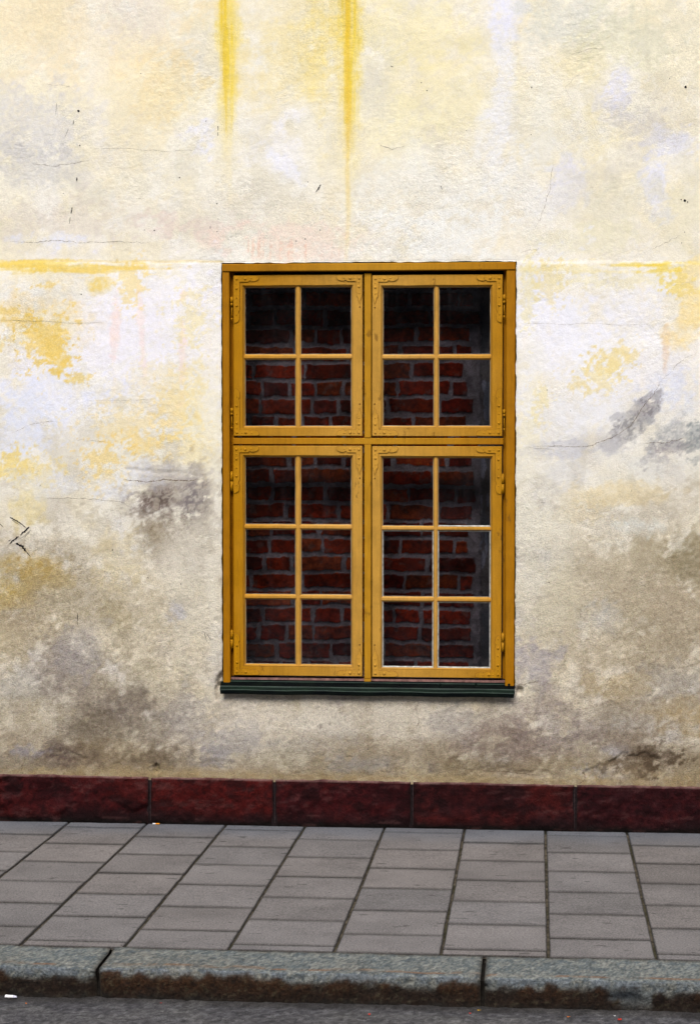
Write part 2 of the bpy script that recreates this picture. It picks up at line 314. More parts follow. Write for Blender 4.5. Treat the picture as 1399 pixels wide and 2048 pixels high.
# ================================================================== PLASTER WALL
# blobs: (u, v, ru, rv, angle deg, colour, strength, kind)   kind: s soft stain, f flaked paint, r rough grime
BASE = [(-900, (240, 231, 204)), (0, (240, 231, 206)), (200, (240, 232, 208)), (340, (237, 231, 214)), (430, (234, 227, 212)), (505, (238, 231, 216)),
        (545, (240, 235, 224)), (700, (239, 236, 234)), (830, (236, 233, 228)), (930, (230, 226, 216)), (1050, (230, 224, 211)),
        (1150, (226, 217, 200)), (1300, (222, 212, 195)), (1400, (217, 207, 192)), (1480, (196, 185, 168)), (1530, (166, 152, 131)), (1570, (154, 138, 110))]
BL = [
 (190, 1240, 230, 110, 0, (188, 174, 144), .5, 's'), (1240, 1200, 210, 140, 0, (190, 176, 148), .5, 's'),
 (240, 1450, 190, 56, -4, (122, 110, 98), .5, 's'), (1050, 1495, 160, 46, 4, (114, 98, 88), .55, 's'), (1350, 1260, 100, 190, 6, (158, 144, 120), .55, 's'), (1280, 1440, 170, 60, 0, (142, 128, 110), .5, 's'),
 (60, 1210, 130, 90, 0, (170, 154, 122), .55, 's'), (150, 1365, 120, 80, 20, (150, 140, 124), .5, 's'), (1210, 1180, 110, 70, 0, (182, 170, 148), .5, 's'), (700, 1540, 420, 22, 0, (140, 126, 104), .45, 's'), (120, 1520, 170, 24, 0, (112, 98, 86), .55, 's'),
 # broad washes
 (120, 60, 190, 90, 0, (240, 218, 178), .7, 's'), (250, 120, 120, 200, 0, (238, 222, 186), .6, 's'), (60, 250, 120, 60, 0, (214, 212, 214), .7, 's'),
 (70, 335, 80, 40, 0, (198, 196, 196), .6, 's'), (330, 180, 60, 60, 0, (240, 214, 150), .6, 's'), (255, 20, 60, 60, 0, (222, 216, 214), .5, 's'),
 (400, 265, 40, 30, 0, (232, 232, 244), .8, 's'), (190, 60, 22, 260, 0, (240, 234, 222), .5, 's'), (110, 440, 130, 40, 0, (212, 202, 192), .55, 's'),
 (380, 455, 90, 26, 0, (220, 202, 194), .65, 's'), (600, 480, 150, 34, 0, (240, 218, 204), .7, 's'), (110, 480, 60, 14, 0, (228, 230, 244), .8, 's'),
 (560, 60, 90, 70, 0, (226, 212, 170), .6, 's'), (580, 130, 90, 70, 0, (240, 220, 150), .6, 's'), (520, 180, 70, 60, 0, (226, 208, 160), .4, 's'),
 (590, 230, 50, 20, -20, (242, 240, 244), .8, 's'), (550, 290, 50, 40, 0, (236, 234, 238), .6, 's'), (565, 325, 45, 12, 45, (236, 236, 246), .8, 's'),
 (640, 150, 34, 120, 0, (238, 214, 120), .55, 's'), (830, 60, 120, 60, 0, (242, 230, 172), .7, 's'), (760, 150, 60, 60, 0, (232, 222, 180), .6, 's'),
 (900, 190, 110, 70, 0, (236, 224, 170), .6, 's'), (780, 240, 80, 60, 0, (244, 236, 200), .6, 's'), (750, 180, 30, 60, 0, (216, 212, 204), .5, 's'),
 (1005, 130, 20, 170, 3, (236, 236, 244), .75, 's'), (1010, 40, 34, 40, 0, (232, 232, 246), .9, 's'), (990, 290, 40, 50, 0, (236, 236, 240), .6, 's'),
 (850, 400, 150, 80, 0, (238, 236, 228), .7, 's'), (880, 465, 130, 50, 0, (240, 240, 238), .8, 's'),
 (1140, 50, 90, 70, 0, (214, 214, 204), .7, 's'), (1260, 90, 90, 60, 0, (222, 218, 190), .7, 's'), (1350, 60, 70, 60, 0, (206, 202, 184), .7, 's'),
 (1150, 130, 60, 40, 0, (234, 218, 160), .5, 's'), (1190, 180, 70, 60, 0, (216, 208, 178), .6, 's'), (1230, 190, 30, 60, 10, (228, 228, 246), .8, 's'),
 (1350, 215, 60, 70, 0, (208, 196, 172), .6, 's'), (1290, 250, 60, 40, 30, (200, 196, 196), .6, 's'), (1350, 285, 60, 26, 0, (228, 228, 240), .8, 's'),
 (1250, 320, 60, 26, -30, (196, 190, 182), .6, 's'), (1180, 260, 60, 50, 0, (226, 214, 170), .6, 's'), (1130, 370, 40, 50, 0, (222, 222, 240), .7, 's'),
 (1160, 420, 60, 50, 0, (214, 208, 184), .6, 's'), (1310, 380, 24, 60, 0, (222, 224, 246), .8, 's'), (1250, 410, 70, 40, -20, (212, 208, 186), .55, 's'),
 (1360, 440, 60, 60, 0, (214, 208, 176), .6, 's'), (1150, 480, 120, 30, 0, (232, 226, 198), .6, 's'), (1080, 260, 40, 80, 0, (230, 228, 218), .5, 's'),
 (1060, 400, 40, 80, 0, (234, 232, 228), .6, 's'),
 # white zone left and right of the window
 (300, 640, 150, 90, 0, (240, 238, 248), .85, 's'), (210, 700, 90, 80, 0, (238, 236, 248), .7, 's'), (60, 720, 60, 40, 0, (236, 234, 246), .8, 's'),
 (110, 800, 130, 60, 0, (228, 230, 246), .85, 's'), (40, 850, 60, 60, 0, (220, 224, 240), .8, 's'), (230, 560, 120, 24, 0, (238, 236, 240), .7, 's'),
 (60, 620, 80, 40, 0, (236, 216, 176), .55, 's'), (400, 880, 40, 120, 0, (240, 232, 202), .5, 's'), (90, 560, 70, 24, 0, (238, 222, 178), .5, 's'),
 (230, 660, 8, 60, 2, (244, 216, 208), .55, 's'), (365, 700, 7, 90, 1, (244, 216, 206), .5, 's'), (285, 690, 6, 90, -3, (244, 220, 212), .5, 's'),
 (1090, 620, 60, 110, 0, (236, 236, 248), .8, 's'), (1160, 700, 80, 120, 0, (238, 238, 248), .7, 's'), (1240, 620, 100, 60, 0, (236, 236, 246), .7, 's'),
 (1060, 760, 26, 100, 0, (238, 234, 220), .5, 's'), (1320, 740, 60, 50, 0, (230, 228, 234), .6, 's'), (1110, 840, 90, 60, 0, (228, 228, 232), .6, 's'),
 (1330, 690, 6, 50, 2, (226, 188, 150), .5, 's'), (1370, 650, 40, 40, 0, (240, 216, 158), .7, 's'), (1345, 790, 60, 40, -40, (214, 218, 236), .7, 's'),
 # yellow limewash that has not worn off
 (30, 535, 60, 9, 2, (240, 206, 96), .9, 'f'), (120, 533, 120, 9, 1, (236, 198, 60), .9, 'f'), (235, 538, 70, 12, 0, (240, 206, 104), .85, 'f'),
 (262, 562, 24, 36, -10, (240, 210, 120), .8, 'f'), (80, 572, 36, 5, -8, (232, 196, 92), .8, 'f'), (195, 570, 24, 16, 0, (234, 204, 110), .8, 'r'),
 (40, 640, 34, 20, 20, (226, 188, 84), .85, 'f'), (88, 680, 46, 44, 10, (232, 192, 72), .95, 'f'), (120, 715, 22, 32, 0, (232, 194, 80), .9, 'f'),
 (160, 757, 28, 14, 0, (234, 200, 96), .9, 'f'), (10, 680, 20, 12, 0, (228, 196, 104), .7, 'f'), (75, 655, 90, 50, 0, (238, 214, 150), .4, 'r'),
 (385, 640, 34, 40, 0, (238, 222, 160), .75, 'f'), (345, 820, 34, 50, 10, (240, 214, 146), .75, 'f'), (260, 850, 80, 40, 0, (238, 214, 150), .7, 'f'),
 (210, 925, 46, 36, 0, (236, 202, 112), .85, 'f'), (300, 885, 50, 22, 0, (238, 208, 130), .7, 'f'), (60, 935, 60, 26, 0, (232, 206, 122), .8, 'f'),
 (25, 930, 30, 20, 0, (236, 206, 110), .7, 'f'), (380, 905, 34, 40, 0, (240, 222, 166), .7, 'f'), (330, 760, 60, 30, 0, (236, 222, 178), .6, 'f'),
 (60, 1000, 30, 40, 0, (230, 212, 150), .6, 's'), (390, 800, 18, 60, 0, (238, 222, 168), .6, 'f'),
 (1140, 535, 110, 12, 0, (240, 222, 150), .8, 'f'), (1100, 560, 30, 36, 10, (238, 218, 150), .75, 'f'), (1200, 562, 100, 12, 0, (232, 220, 168), .6, 'f'),
 (1300, 527, 110, 5, 0, (236, 206, 70), .8, 'f'), (1330, 533, 36, 8, -6, (236, 200, 40), .95, 'f'), (1360, 570, 26, 20, 30, (236, 206, 80), .85, 'f'),
 (1055, 580, 14, 60, 0, (234, 222, 166), .7, 'f'), (1222, 715, 44, 22, -15, (232, 208, 132), .9, 'f'), (1195, 745, 40, 30, -30, (234, 214, 146), .85, 'f'),
 (1082, 800, 16, 30, 10, (236, 220, 158), .8, 'f'), (1160, 765, 20, 16, 0, (232, 214, 160), .7, 'f'), (1050, 860, 30, 40, 0, (238, 226, 182), .6, 'f'),
 (1390, 600, 30, 60, 0, (240, 216, 150), .6, 's'),
 # grey bare render and grime
 (345, 990, 72, 56, 0, (150, 140, 136), .75, 'g'), (312, 1002, 40, 24, 0, (92, 78, 72), .8, 'g'), (385, 1005, 26, 40, 0, (104, 96, 100), .75, 'g'),
 (330, 945, 60, 16, 0, (186, 182, 182), .6, 'r'), (345, 1065, 70, 44, 0, (140, 128, 112), .6, 'g'), (300, 1070, 30, 24, 0, (128, 112, 84), .5, 'r'),
 (355, 1110, 60, 40, 0, (178, 168, 156), .5, 'r'), (110, 965, 60, 30, 0, (220, 222, 232), .6, 's'), (250, 960, 60, 30, -20, (220, 222, 232), .6, 's'),
 (1270, 845, 60, 24, -38, (140, 138, 140), .85, 'g'), (1300, 810, 30, 16, -40, (132, 126, 130), .6, 'g'), (1340, 870, 60, 30, -25, (164, 166, 168), .8, 'g'),
 (1330, 900, 44, 20, -10, (140, 134, 140), .75, 'g'), (1390, 870, 26, 44, 0, (128, 134, 136), .7, 'g'), (1150, 897, 90, 15, 0, (196, 196, 204), .75, 's'),
 (1210, 885, 40, 18, 0, (180, 176, 178), .5, 'r'), (1130, 955, 60, 30, 0, (212, 212, 216), .5, 's'), (1290, 930, 60, 30, 0, (216, 216, 214), .5, 's'),
 (1375, 820, 40, 16, -30, (200, 204, 216), .5, 'r'), (1230, 990, 80, 24, 0, (226, 206, 158), .55, 's'), (1150, 1030, 60, 12, 6, (214, 196, 158), .6, 'f'),
 (1050, 1000, 40, 100, 0, (236, 230, 212), .6, 's'), (1070, 1120, 60, 120, 0, (228, 224, 212), .65, 's'), (1330, 1020, 70, 40, 0, (208, 198, 178), .4, 'r'),
 (1290, 1110, 60, 34, 0, (164, 152, 126), .55, 'r'), (1375, 1120, 44, 50, 0, (138, 126, 98), .7, 'r'), (1270, 1050, 60, 18, 0, (226, 230, 228), .6, 's'),
 (1230, 1160, 70, 60, 0, (178, 166, 146), .45, 'r'), (1330, 1200, 60, 40, 0, (188, 172, 150), .5, 'r'), (1110, 1220, 40, 60, 0, (206, 196, 170), .6, 's'),
 (1200, 1240, 30, 26, 0, (206, 206, 210), .5, 's'), (1190, 1300, 70, 50, 0, (190, 176, 152), .5, 'r'), (1340, 1300, 60, 60, 0, (162, 148, 126), .55, 'r'),
 (1350, 1370, 60, 40, 0, (172, 168, 166), .5, 's'), (1070, 1330, 40, 40, 0, (166, 160, 172), .65, 's'), (1060, 1385, 16, 20, 0, (220, 212, 186), .7, 's'),
 (1090, 1400, 60, 30, -30, (150, 138, 136), .5, 'r'), (1220, 1370, 60, 20, 0, (196, 176, 136), .5, 's'), (1370, 1440, 60, 40, 0, (176, 152, 108), .6, 'r'),
 (80, 1140, 60, 30, 10, (176, 146, 76), .75, 'r'), (20, 1190, 40, 30, 0, (186, 156, 80), .7, 'r'), (130, 1100, 60, 24, 10, (158, 146, 126), .5, 'r'),
 (60, 1230, 60, 40, 0, (166, 150, 128), .5, 'r'), (170, 1190, 80, 60, 0, (176, 164, 142), .55, 'r'), (230, 1120, 50, 60, 0, (224, 210, 174), .6, 's'),
 (380, 1170, 44, 120, 0, (226, 220, 206), .65, 's'), (430, 1200, 12, 180, 0, (236, 230, 216), .6, 's'), (220, 1230, 60, 26, 10, (164, 150, 118), .5, 'r'), (355, 1225, 16, 16, 0, (176, 176, 196), .5, 's'),
 (120, 1330, 60, 60, 20, (150, 138, 130), .6, 'r'), (110, 1375, 30, 30, 0, (122, 110, 104), .5, 'r'), (40, 1370, 50, 40, 0, (166, 164, 160), .5, 's'),
 (20, 1300, 40, 40, 0, (212, 196, 164), .5, 's'), (160, 1290, 40, 60, 30, (178, 176, 186), .4, 's'), (300, 1380, 60, 40, 0, (192, 182, 158), .5, 's'),
 (245, 1420, 70, 30, -20, (108, 96, 88), .65, 'r'), (200, 1460, 60, 34, 0, (122, 110, 92), .6, 'r'), (300, 1450, 50, 30, 0, (130, 120, 106), .5, 'r'),
 (60, 1430, 60, 40, 0, (196, 184, 158), .6, 's'), (380, 1430, 60, 40, 0, (180, 174, 172), .5, 's'), (120, 1510, 60, 18, 8, (84, 70, 68), .8, 'g'),
 (60, 1500, 36, 14, 0, (168, 166, 178), .6, 's'), (20, 1530, 60, 16, 0, (160, 150, 128), .6, 's'), (230, 1510, 90, 26, 0, (134, 116, 88), .6, 'r'),
 (330, 1520, 60, 24, 0, (104, 92, 76), .6, 'g'), (430, 1525, 44, 20, 0, (150, 146, 152), .6, 's'), (340, 1545, 200, 10, 0, (170, 152, 116), .6, 's'),
 (480, 1480, 60, 30, 0, (160, 156, 160), .6, 's'), (560, 1430, 130, 36, 0, (222, 214, 202), .7, 's'), (800, 1440, 160, 34, 0, (218, 210, 196), .7, 's'),
 (640, 1490, 120, 22, 0, (168, 160, 150), .5, 's'), (820, 1510, 90, 22, 0, (144, 130, 108), .5, 'r'), (740, 1530, 80, 18, 0, (150, 148, 150), .5, 's'),
 (980, 1470, 60, 30, -20, (128, 112, 104), .65, 'g'), (1040, 1500, 60, 30, 0, (120, 104, 96), .6, 'r'), (960, 1530, 60, 20, 0, (120, 104, 80), .7, 'g'),
 (1130, 1450, 60, 40, 0, (148, 138, 138), .6, 'g'), (1120, 1530, 90, 20, 0, (150, 134, 104), .6, 'r'), (1225, 1500, 24, 12, 0, (186, 184, 192), .7, 's'),
 (1190, 1545, 30, 12, 10, (168, 164, 168), .8, 'f'), (1275, 1530, 62, 22, -6, (84, 68, 50), .9, 'f'), (1320, 1515, 36, 24, 0, (60, 46, 34), .75, 'f'),
 (1250, 1480, 50, 24, 0, (118, 102, 86), .55, 'r'), (1385, 1530, 30, 30, 0, (112, 96, 70), .5, 'r'), (740, 1555, 500, 6, 1, (176, 156, 116), .5, 's'),
 (900, 1440, 40, 20, 0, (176, 170, 166), .5, 's'), (560, 1515, 60, 18, 0, (150, 140, 118), .5, 'r'),
]
CH = [  # chipped-off render: (u, v, ru, rv, angle, depth m)
 (1275, 1530, 62, 22, -6, .009), (1190, 1545, 26, 12, 12, .007), (330, 945, 58, 5, 4, .0025), (300, 1000, 34, 10, 20, .004),
 (120, 1512, 50, 10, 8, .004), (975, 1538, 44, 14, -4, .003), (445, 1360, 9, 14, 0, .022), (440, 1385, 8, 16, 0, .02), (1036, 1385, 8, 10, 0, .02),
 (312, 1537, 5, 8, 0, .015), (430, 1528, 30, 9, 0, .004), (1030, 1545, 60, 8, 4, .005)]
def ell(u, v, b, soft, wob):
    a = math.radians(b[4]); du, dv = u - b[0], v - b[1]
    p = du * math.cos(a) + dv * math.sin(a); q = -du * math.sin(a) + dv * math.cos(a)
    return ss(1.0 + soft, 1.0 - soft, np.sqrt((p / b[2]) ** 2 + (q / b[3]) ** 2) + wob)
def Hwall(x, z):
    """relief of the render in metres, out of the wall"""
    x = np.asarray(x, float); z = np.asarray(z, float)
    u, v = topx(x, z)
    low = ss(850, 1400, v)
    h = 0.0035 * fbm(x * 3.2, z * 3.2, 3, 3) + 0.0016 * fbm(x * 14, z * 14, 9, 3) * (0.5 + low)
    h = h + (0.0003 + 0.0008 * low) * fbm(x * 70, z * 90, 21, 2)
    # trowelled band around the upper window zone stands slightly back
    n = fbm(x * 22, z * 22, 31, 4)
    for b in CH: h = h - b[5] * ell(u, v, b, 0.14, 0.6 * n)
    h = h + 0.002 * ss(522, 528, v + 3 * n) - 0.002
    return h
def wallcol(x, z, hh):
    u, v = topx(x, z)
    nb = fbm(x * 2.3, z * 2.3, 41, 4); nm = fbm(x * 9, z * 9, 43, 4); nf = fbm(x * 32, z * 32, 47, 4); nv = fbm(x * 30, z * 2.2, 53, 3)
    nff = fbm(x * 75, z * 75, 59, 3); nh = fbm(x * 5, z * 70, 58, 4); nd = fbm((x + .6 * z) * 16, (z - .6 * x) * 60, 57, 3)
    vv = v + 45 * nb + 10 * nm
    keys = np.array([k[0] for k in BASE], float)
    col = np.stack([np.interp(vv, keys, [k[1][c] for k in BASE]) for c in range(3)], -1)
    def put(mask, c): col[:] = col + (np.asarray(c, float) - col) * mask[..., None]
    # generic mottling
    up = ss(1100, 700, v)
    put(0.26 * ss(0.1, 0.8, fbm(x * 4.5, z * 4.5, 61, 5)) * up, (240, 226, 186))
    put(0.34 * ss(0.05, 0.7, fbm(x * 5.5, z * 4.5, 67, 5)) * up, (238, 238, 244))
    put(0.30 * ss(0.1, 0.8, fbm(x * 6.5, z * 6.5, 71, 4)), (206, 202, 190))
    put(0.22 * (1 - up) * ss(0.0, 0.8, fbm(x * 7, z * 6, 73, 5)), (132, 118, 102))
    put(0.30 * (1 - up) * ss(0.1, 0.8, fbm(x * 6, z * 6, 79, 4)), (206, 190, 150))
    put(0.30 * (1 - up) * ss(0.1, 0.8, fbm(x * 6, z * 7, 83, 4)), (186, 184, 194))
    lay = fbm(x * 13, z * 10, 77, 6, .62) + .25 * nd
    put(0.34 * ss(0.02, 0.16, lay) * ss(-.5, .3, nb) * up, (246, 244, 240))
    put(0.24 * ss(0.10, 0.20, -lay) * ss(-.3, .4, -nb) * up, (230, 218, 182))
    put(0.26 * ss(0.05, 0.25, lay) * (1 - up), (226, 218, 200))
    put(0.24 * ss(0.10, 0.30, -lay) * (1 - up), (150, 138, 116))
    put(0.20 * ss(0.25, 0.6, nd) * up, (214, 206, 186))
    put(0.16 * ss(0.1, 0.8, nv) * up * ss(540, 600, v), (244, 226, 206))
    for b in BL:
        k = b[7]
        if k == 's': 
            m = ell(u, v, b, 0.45, 0.65 * nm + 0.5 * nf + 0.25 * nd) * (0.8 + 0.3 * nff)
            if b[1] < 500 and b[5][2] < 190: m = m * 0.55
        elif k == 'f':
            if 518 < b[1] < 545: m = ell(u, v, b, 0.45, 0.9 * nh + 0.25 * nm + 0.35 * nf + .3 * nff) * .9
            else: m = ell(u, v, b, 0.30, 0.30 * nm + 0.70 * nf + 0.75 * nff)
        elif k == 'g': m = ell(u, v, b, 0.42, 0.45 * nm + 0.6 * nf + 0.5 * nd + 0.35 * nff) * (0.45 + 0.55 * ss(-0.25, 0.25, nff + 0.7 * nd))
        else: m = ell(u, v, b, 0.60, 0.5 * nm + 0.45 * nf) * (0.62 + 0.38 * ss(-0.6, 0.4, nff + 0.6 * nf))
        put(np.clip(m * b[6] * (0.60 if k == 'f' else 1.0), 0, 1), b[5])
    # run-off streaks of yellow limewash from above
    for (uc, wd, v1, amp, c) in ((456, 22, 330, .5, (242, 218, 126)), (456, 16, 260, .9, (232, 198, 34)), (449, 5, 240, .6, (220, 180, 24)), (694, 26, 420, .5, (240, 216, 126)),
                                 (698, 18, 300, .9, (230, 194, 26)), (693, 6, 560, .6, (232, 190, 70)), (640, 44, 170, .35, (238, 212, 110)), (458, 8, 420, .3, (238, 210, 120))):
        cxs_ = uc + 3.0 * fbm(z * 3, z * 0 + uc, 95, 2); wb = wd * (1.15 + 0.30 * fbm(x * 0 + uc, z * 7, 91, 3)) * (1 - 0.45 * ss(0, v1 + 120, v))
        dd_ = np.abs(u - cxs_) / wb + 0.22 * nf + 0.22 * nff + 0.15 * nv
        m = ss(1.7, 0.1, dd_) * (1 - ss(v1 * 0.35, v1 + 70, v + 50 * nv + 20 * nf)) * (0.85 + 0.25 * nv + 0.15 * nff) * (0.55 + 0.45 * ss(-.55, .35, fbm(x * 110, z * 4.5, 97, 4) + .3 * nf))
        put(np.clip(m * amp, 0, 1), c)
    put(0.5 * np.exp(-((v - 523 - 2 * nm) / 1.8) ** 2) * (u < 445), (226, 196, 110))
    put(0.45 * np.exp(-((u - 1248 - 5 * nf) / 5) ** 2) * 0, (0, 0, 0))
    # rusty drips over the lintel
    m = 0.6 * ss(0.15, 0.75, fbm(x * 90, z * 6, 99, 4) + .3 * nff) * ss(470, 492, v) * ss(528, 505, v) * ss(450, 500, u) * ss(720, 600, u)
    put(0.5 * m, (226, 160, 128))
    # grime line above the plinth
    gl = np.interp(u, [0, 1399], [1548, 1575])
    put(0.55 * ss(-26, -2, v - gl + 8 * nm) * ss(-0.6, 0.5, nf), (150, 128, 92))
    # hollows hold dirt
    put(0.20 * ss(0.2, 0.9, nff) * ss(900, 1450, v), (104, 92, 80))
    col = np.clip(col, 5, 250)
    grain = np.clip(0.20 + 0.70 * ss(900, 1250, v + 60 * nm) + 0.18 * ss(0, 0.8, nm) + 0.25 * ss(0.1, 0.8, nb), 0, 1)
    return col, grain

facade = tag(empty('building_facade', (wl(700, 1655)[0], 0, 0)), 'old street facade of blotchy cream and yellow plaster above a dark red stone base', 'building')
OX0, OZ1 = wl(444, 526); OX1 = wl(1033.5, 526)[0]; OZ0 = wl(735, 1374)[1]
OX0 = (wl(444, 540)[0] + wl(442.5, 1340)[0]) / 2; OX1 = (wl(1034, 540)[0] + wl(1027, 1340)[0]) / 2
WX0, WX1 = wl(-40, 900)[0], wl(1440, 900)[0]; WZ1 = wl(700, -50)[1]; PZ = wl(700, 1561)[1]
def axis(a, b, cuts, step, lo, hi, coarse=0.12):
    pts = [a] + sorted(cuts) + [b]; out = []
    for p, q in zip(pts[:-1], pts[1:]):
        n = max(1, int(round((q - p) / step))); out += list(np.linspace(p, q, n + 1)[:-1])
    out.append(b)
    pre = list(np.arange(lo, a - coarse / 2, coarse)); post = list(np.arange(hi, b + coarse / 2, -coarse))[::-1]
    return np.array(pre + out + post)
xs = axis(WX0, WX1, [OX0, OX1], 0.006, -7.5, 5.5)
zs = axis(PZ - 0.10, WZ1, [OZ0, OZ1], 0.006, -0.35, 5.6)
Xg, Zg = np.meshgrid(xs, zs)
inx = (xs[:-1] > OX0 - 1e-6) & (xs[1:] < OX1 + 1e-6); inz = (zs[:-1] > OZ0 - 1e-6) & (zs[1:] < OZ1 + 1e-6)
keep = ~(inz[:, None] & inx[None, :])
Hh = Hwall(Xg, Zg)
col, grain = wallcol(Xg, Zg, Hh)
XX, ZZ = Xg.copy(), Zg.copy()
ix0, ix1 = int(np.argmin(abs(xs - OX0))), int(np.argmin(abs(xs - OX1))); iz0, iz1 = int(np.argmin(abs(zs - OZ0))), int(np.argmin(abs(zs - OZ1)))
ez = np.arange(iz0, iz1 + 1); ex = np.arange(ix0, ix1 + 1)
XX[ez, ix0] += 0.0022 * fbm(zs[ez] * 26, zs[ez] * 0, 5, 4); XX[ez, ix1] += 0.0030 * fbm(zs[ez] * 34, zs[ez] * 0, 6, 4)
ZZ[iz1, ex] += 0.0022 * fbm(xs[ex] * 26, xs[ex] * 0, 7, 4)
Hh[ez, ix0] -= 0.003; Hh[ez, ix1] -= 0.003; Hh[iz1, ex] -= 0.003
co = np.stack([XX.ravel(), -Hh.ravel(), ZZ.ravel()], -1)
faces = gridfaces(len(zs), len(xs), keep)
# reveal of the opening
nc = len(xs)
loop = [iz0 * nc + i for i in range(ix0, ix1)] + [j * nc + ix1 for j in range(iz0, iz1)] + [iz1 * nc + i for i in range(ix1, ix0, -1)] + [j * nc + ix0 for j in range(iz1, iz0, -1)]
loop = np.array(loop); nb_ = len(co); ring_ = co[loop].copy(); ring_[:, 1] = 0.12
co = np.vstack([co, ring_]); k = np.arange(len(loop)); k2 = (k + 1) % len(loop)
faces = np.vstack([faces, np.stack([loop[k2], loop[k], nb_ + k, nb_ + k2], -1)])
ALB = 0.90
c_ = lin(col.reshape(-1, 3)) * np.array((0.935, 0.962, 0.965)); c_ = np.vstack([c_, c_[loop]]); g_ = np.concatenate([grain.ravel(), grain.ravel()[loop]])
me = mesh_np('plaster_wall', co, faces, c_, True, {'grain': g_})
link('plaster_wall', me, M_plaster, facade)

# ------- cracks, scratches and specks in the render (thin, following the relief)
def ribbon(mb, pts, w0, w1=None, prof=None, lift=0.0012, jit=0.5, step=0.004, gaps=0.0):
    P = [wl(*p) for p in pts]; segs = []
    for a, b in zip(P[:-1], P[1:]):
        n = max(1, int(math.hypot(b[0] - a[0], b[1] - a[1]) / step))
        segs += [(a[0] + (b[0] - a[0]) * k / n, a[1] + (b[1] - a[1]) * k / n) for k in range(n)]
    segs.append(P[-1]); n = len(segs); q = []
    for k, (x, z) in enumerate(segs):
        a = segs[max(0, k - 1)]; b = segs[min(n - 1, k + 1)]; dx, dz = b[0] - a[0], b[1] - a[1]; l = math.hypot(dx, dz) or 1
        t = k / max(1, n - 1); wd = (w0 + ((w1 if w1 is not None else w0) - w0) * t) * (prof(t) if prof else min(1, 6 * t + .15, 6 * (1 - t) + .15))
        wd *= 1 + random.uniform(-jit, jit); o = random.uniform(-1, 1) * wd * 0.4
        x += -dz / l * o; z += dx / l * o
        q.append((x - dz / l * wd / 2, z + dx / l * wd / 2, x + dz / l * wd / 2, z - dx / l * wd / 2))
    base = len(mb.v)
    for a in q:
        h = float(Hwall(a[0], a[1])), float(Hwall(a[2], a[3]))
        mb.v += [(a[0], -h[0] - lift, a[1]), (a[2], -h[1] - lift, a[3])]
    for k in range(n - 1):
        if random.random() < gaps: continue
        mb.face([base + 2 * k, base + 2 * k + 1, base + 2 * k + 3, base + 2 * k + 2])
def wiggle(pts, amp, n=5):
    out = []
    for a, b in zip(pts[:-1], pts[1:]):
        for k in range(n):
            t = k / n; out.append((a[0] + (b[0] - a[0]) * t + random.uniform(-amp, amp), a[1] + (b[1] - a[1]) * t + random.uniform(-amp, amp)))
    return out + [pts[-1]]
M_crack = solid('crack', (112, 98, 82), 0.95, 0.05); M_black = solid('black_scrawl', (26, 24, 28), 0.8, 0.1)
cr = MB()
for pts, wd in [
    ([(1340, 745), (1318, 765), (1306, 790), (1285, 812), (1262, 850), (1228, 872), (1180, 892), (1120, 893), (1060, 892)], .0018), ([(1392, 705), (1360, 722), (1340, 745)], .0010),
    ([(1285, 887), (1330, 885), (1372, 876)], .0018), ([(20, 483), (70, 486), (110, 480), (160, 485), (240, 483), (300, 486)], .0014), ([(60, 326), (110, 332), (150, 326), (180, 320)], .0012),
    ([(180, 296), (250, 298), (330, 302), (420, 298)], .0007), ([(0, 640), (60, 642), (140, 646), (220, 646)], .0010), ([(755, 286), (780, 298), (808, 292)], .0014),
    ([(1105, 325), (1098, 380), (1082, 432), (1068, 458)], .0011), ([(1155, 150), (1130, 175), (1140, 200)], .0008), ([(245, 960), (300, 964), (330, 958), (372, 962), (400, 958)], .0032),
    ([(90, 996), (170, 997), (240, 1003), (270, 1018)], .0012), ([(150, 880), (190, 882), (215, 884)], .0008), ([(1030, 1372), (1060, 1366), (1080, 1362)], .0020),
    ([(830, 1410), (838, 1440), (826, 1470)], .0009), ([(458, 1392), (462, 1410), (460, 1425)], .0009), ([(52, 1508), (46, 1530), (42, 1546)], .0016),
    ([(1165, 1540), (1168, 1560), (1152, 1568)], .0030), ([(1210, 1538), (1240, 1536), (1300, 1520), (1345, 1530)], .0028), ([(955, 1540), (1000, 1543), (1050, 1548), (1090, 1552)], .0022),
    ([(860, 1555), (900, 1535), (960, 1540)], .0012), ([(1050, 893), (1110, 900)], .0008), ([(310, 1538), (318, 1550)], .0030), ([(80, 168), (140, 172), (120, 178)], .0006),
    ([(425, 538), (440, 541)], .0008), ([(1040, 646), (1180, 648), (1320, 650)], .0006), ([(190, 800), (240, 802), (310, 798)], .0006), ([(20, 868), (60, 850), (120, 840)], .0008),
    ([(1205, 1392), (1215, 1360), (1225, 1350)], .0014), ([(430, 1520), (445, 1530), (460, 1522), (470, 1535)], .0012), ([(1040, 505), (1060, 500), (1080, 498)], .0009),
    ([(1300, 500), (1330, 485), (1360, 470)], .0010), ([(1140, 110), (1180, 96), (1215, 100)], .0008), ([(255, 395), (290, 397)], .0006), ([(560, 1500), (600, 1508), (640, 1502)], .0009)]:
    cr = MB(); ribbon(cr, wiggle(pts, 1.5, 7), wd * 0.85, lift=0.0007, jit=0.8)
    cr.build('crack', M_crack, facade, fix=False)
mk = MB()
flat = lambda t: min(1, 8 * t + .2, 5 * (1 - t) + .1)
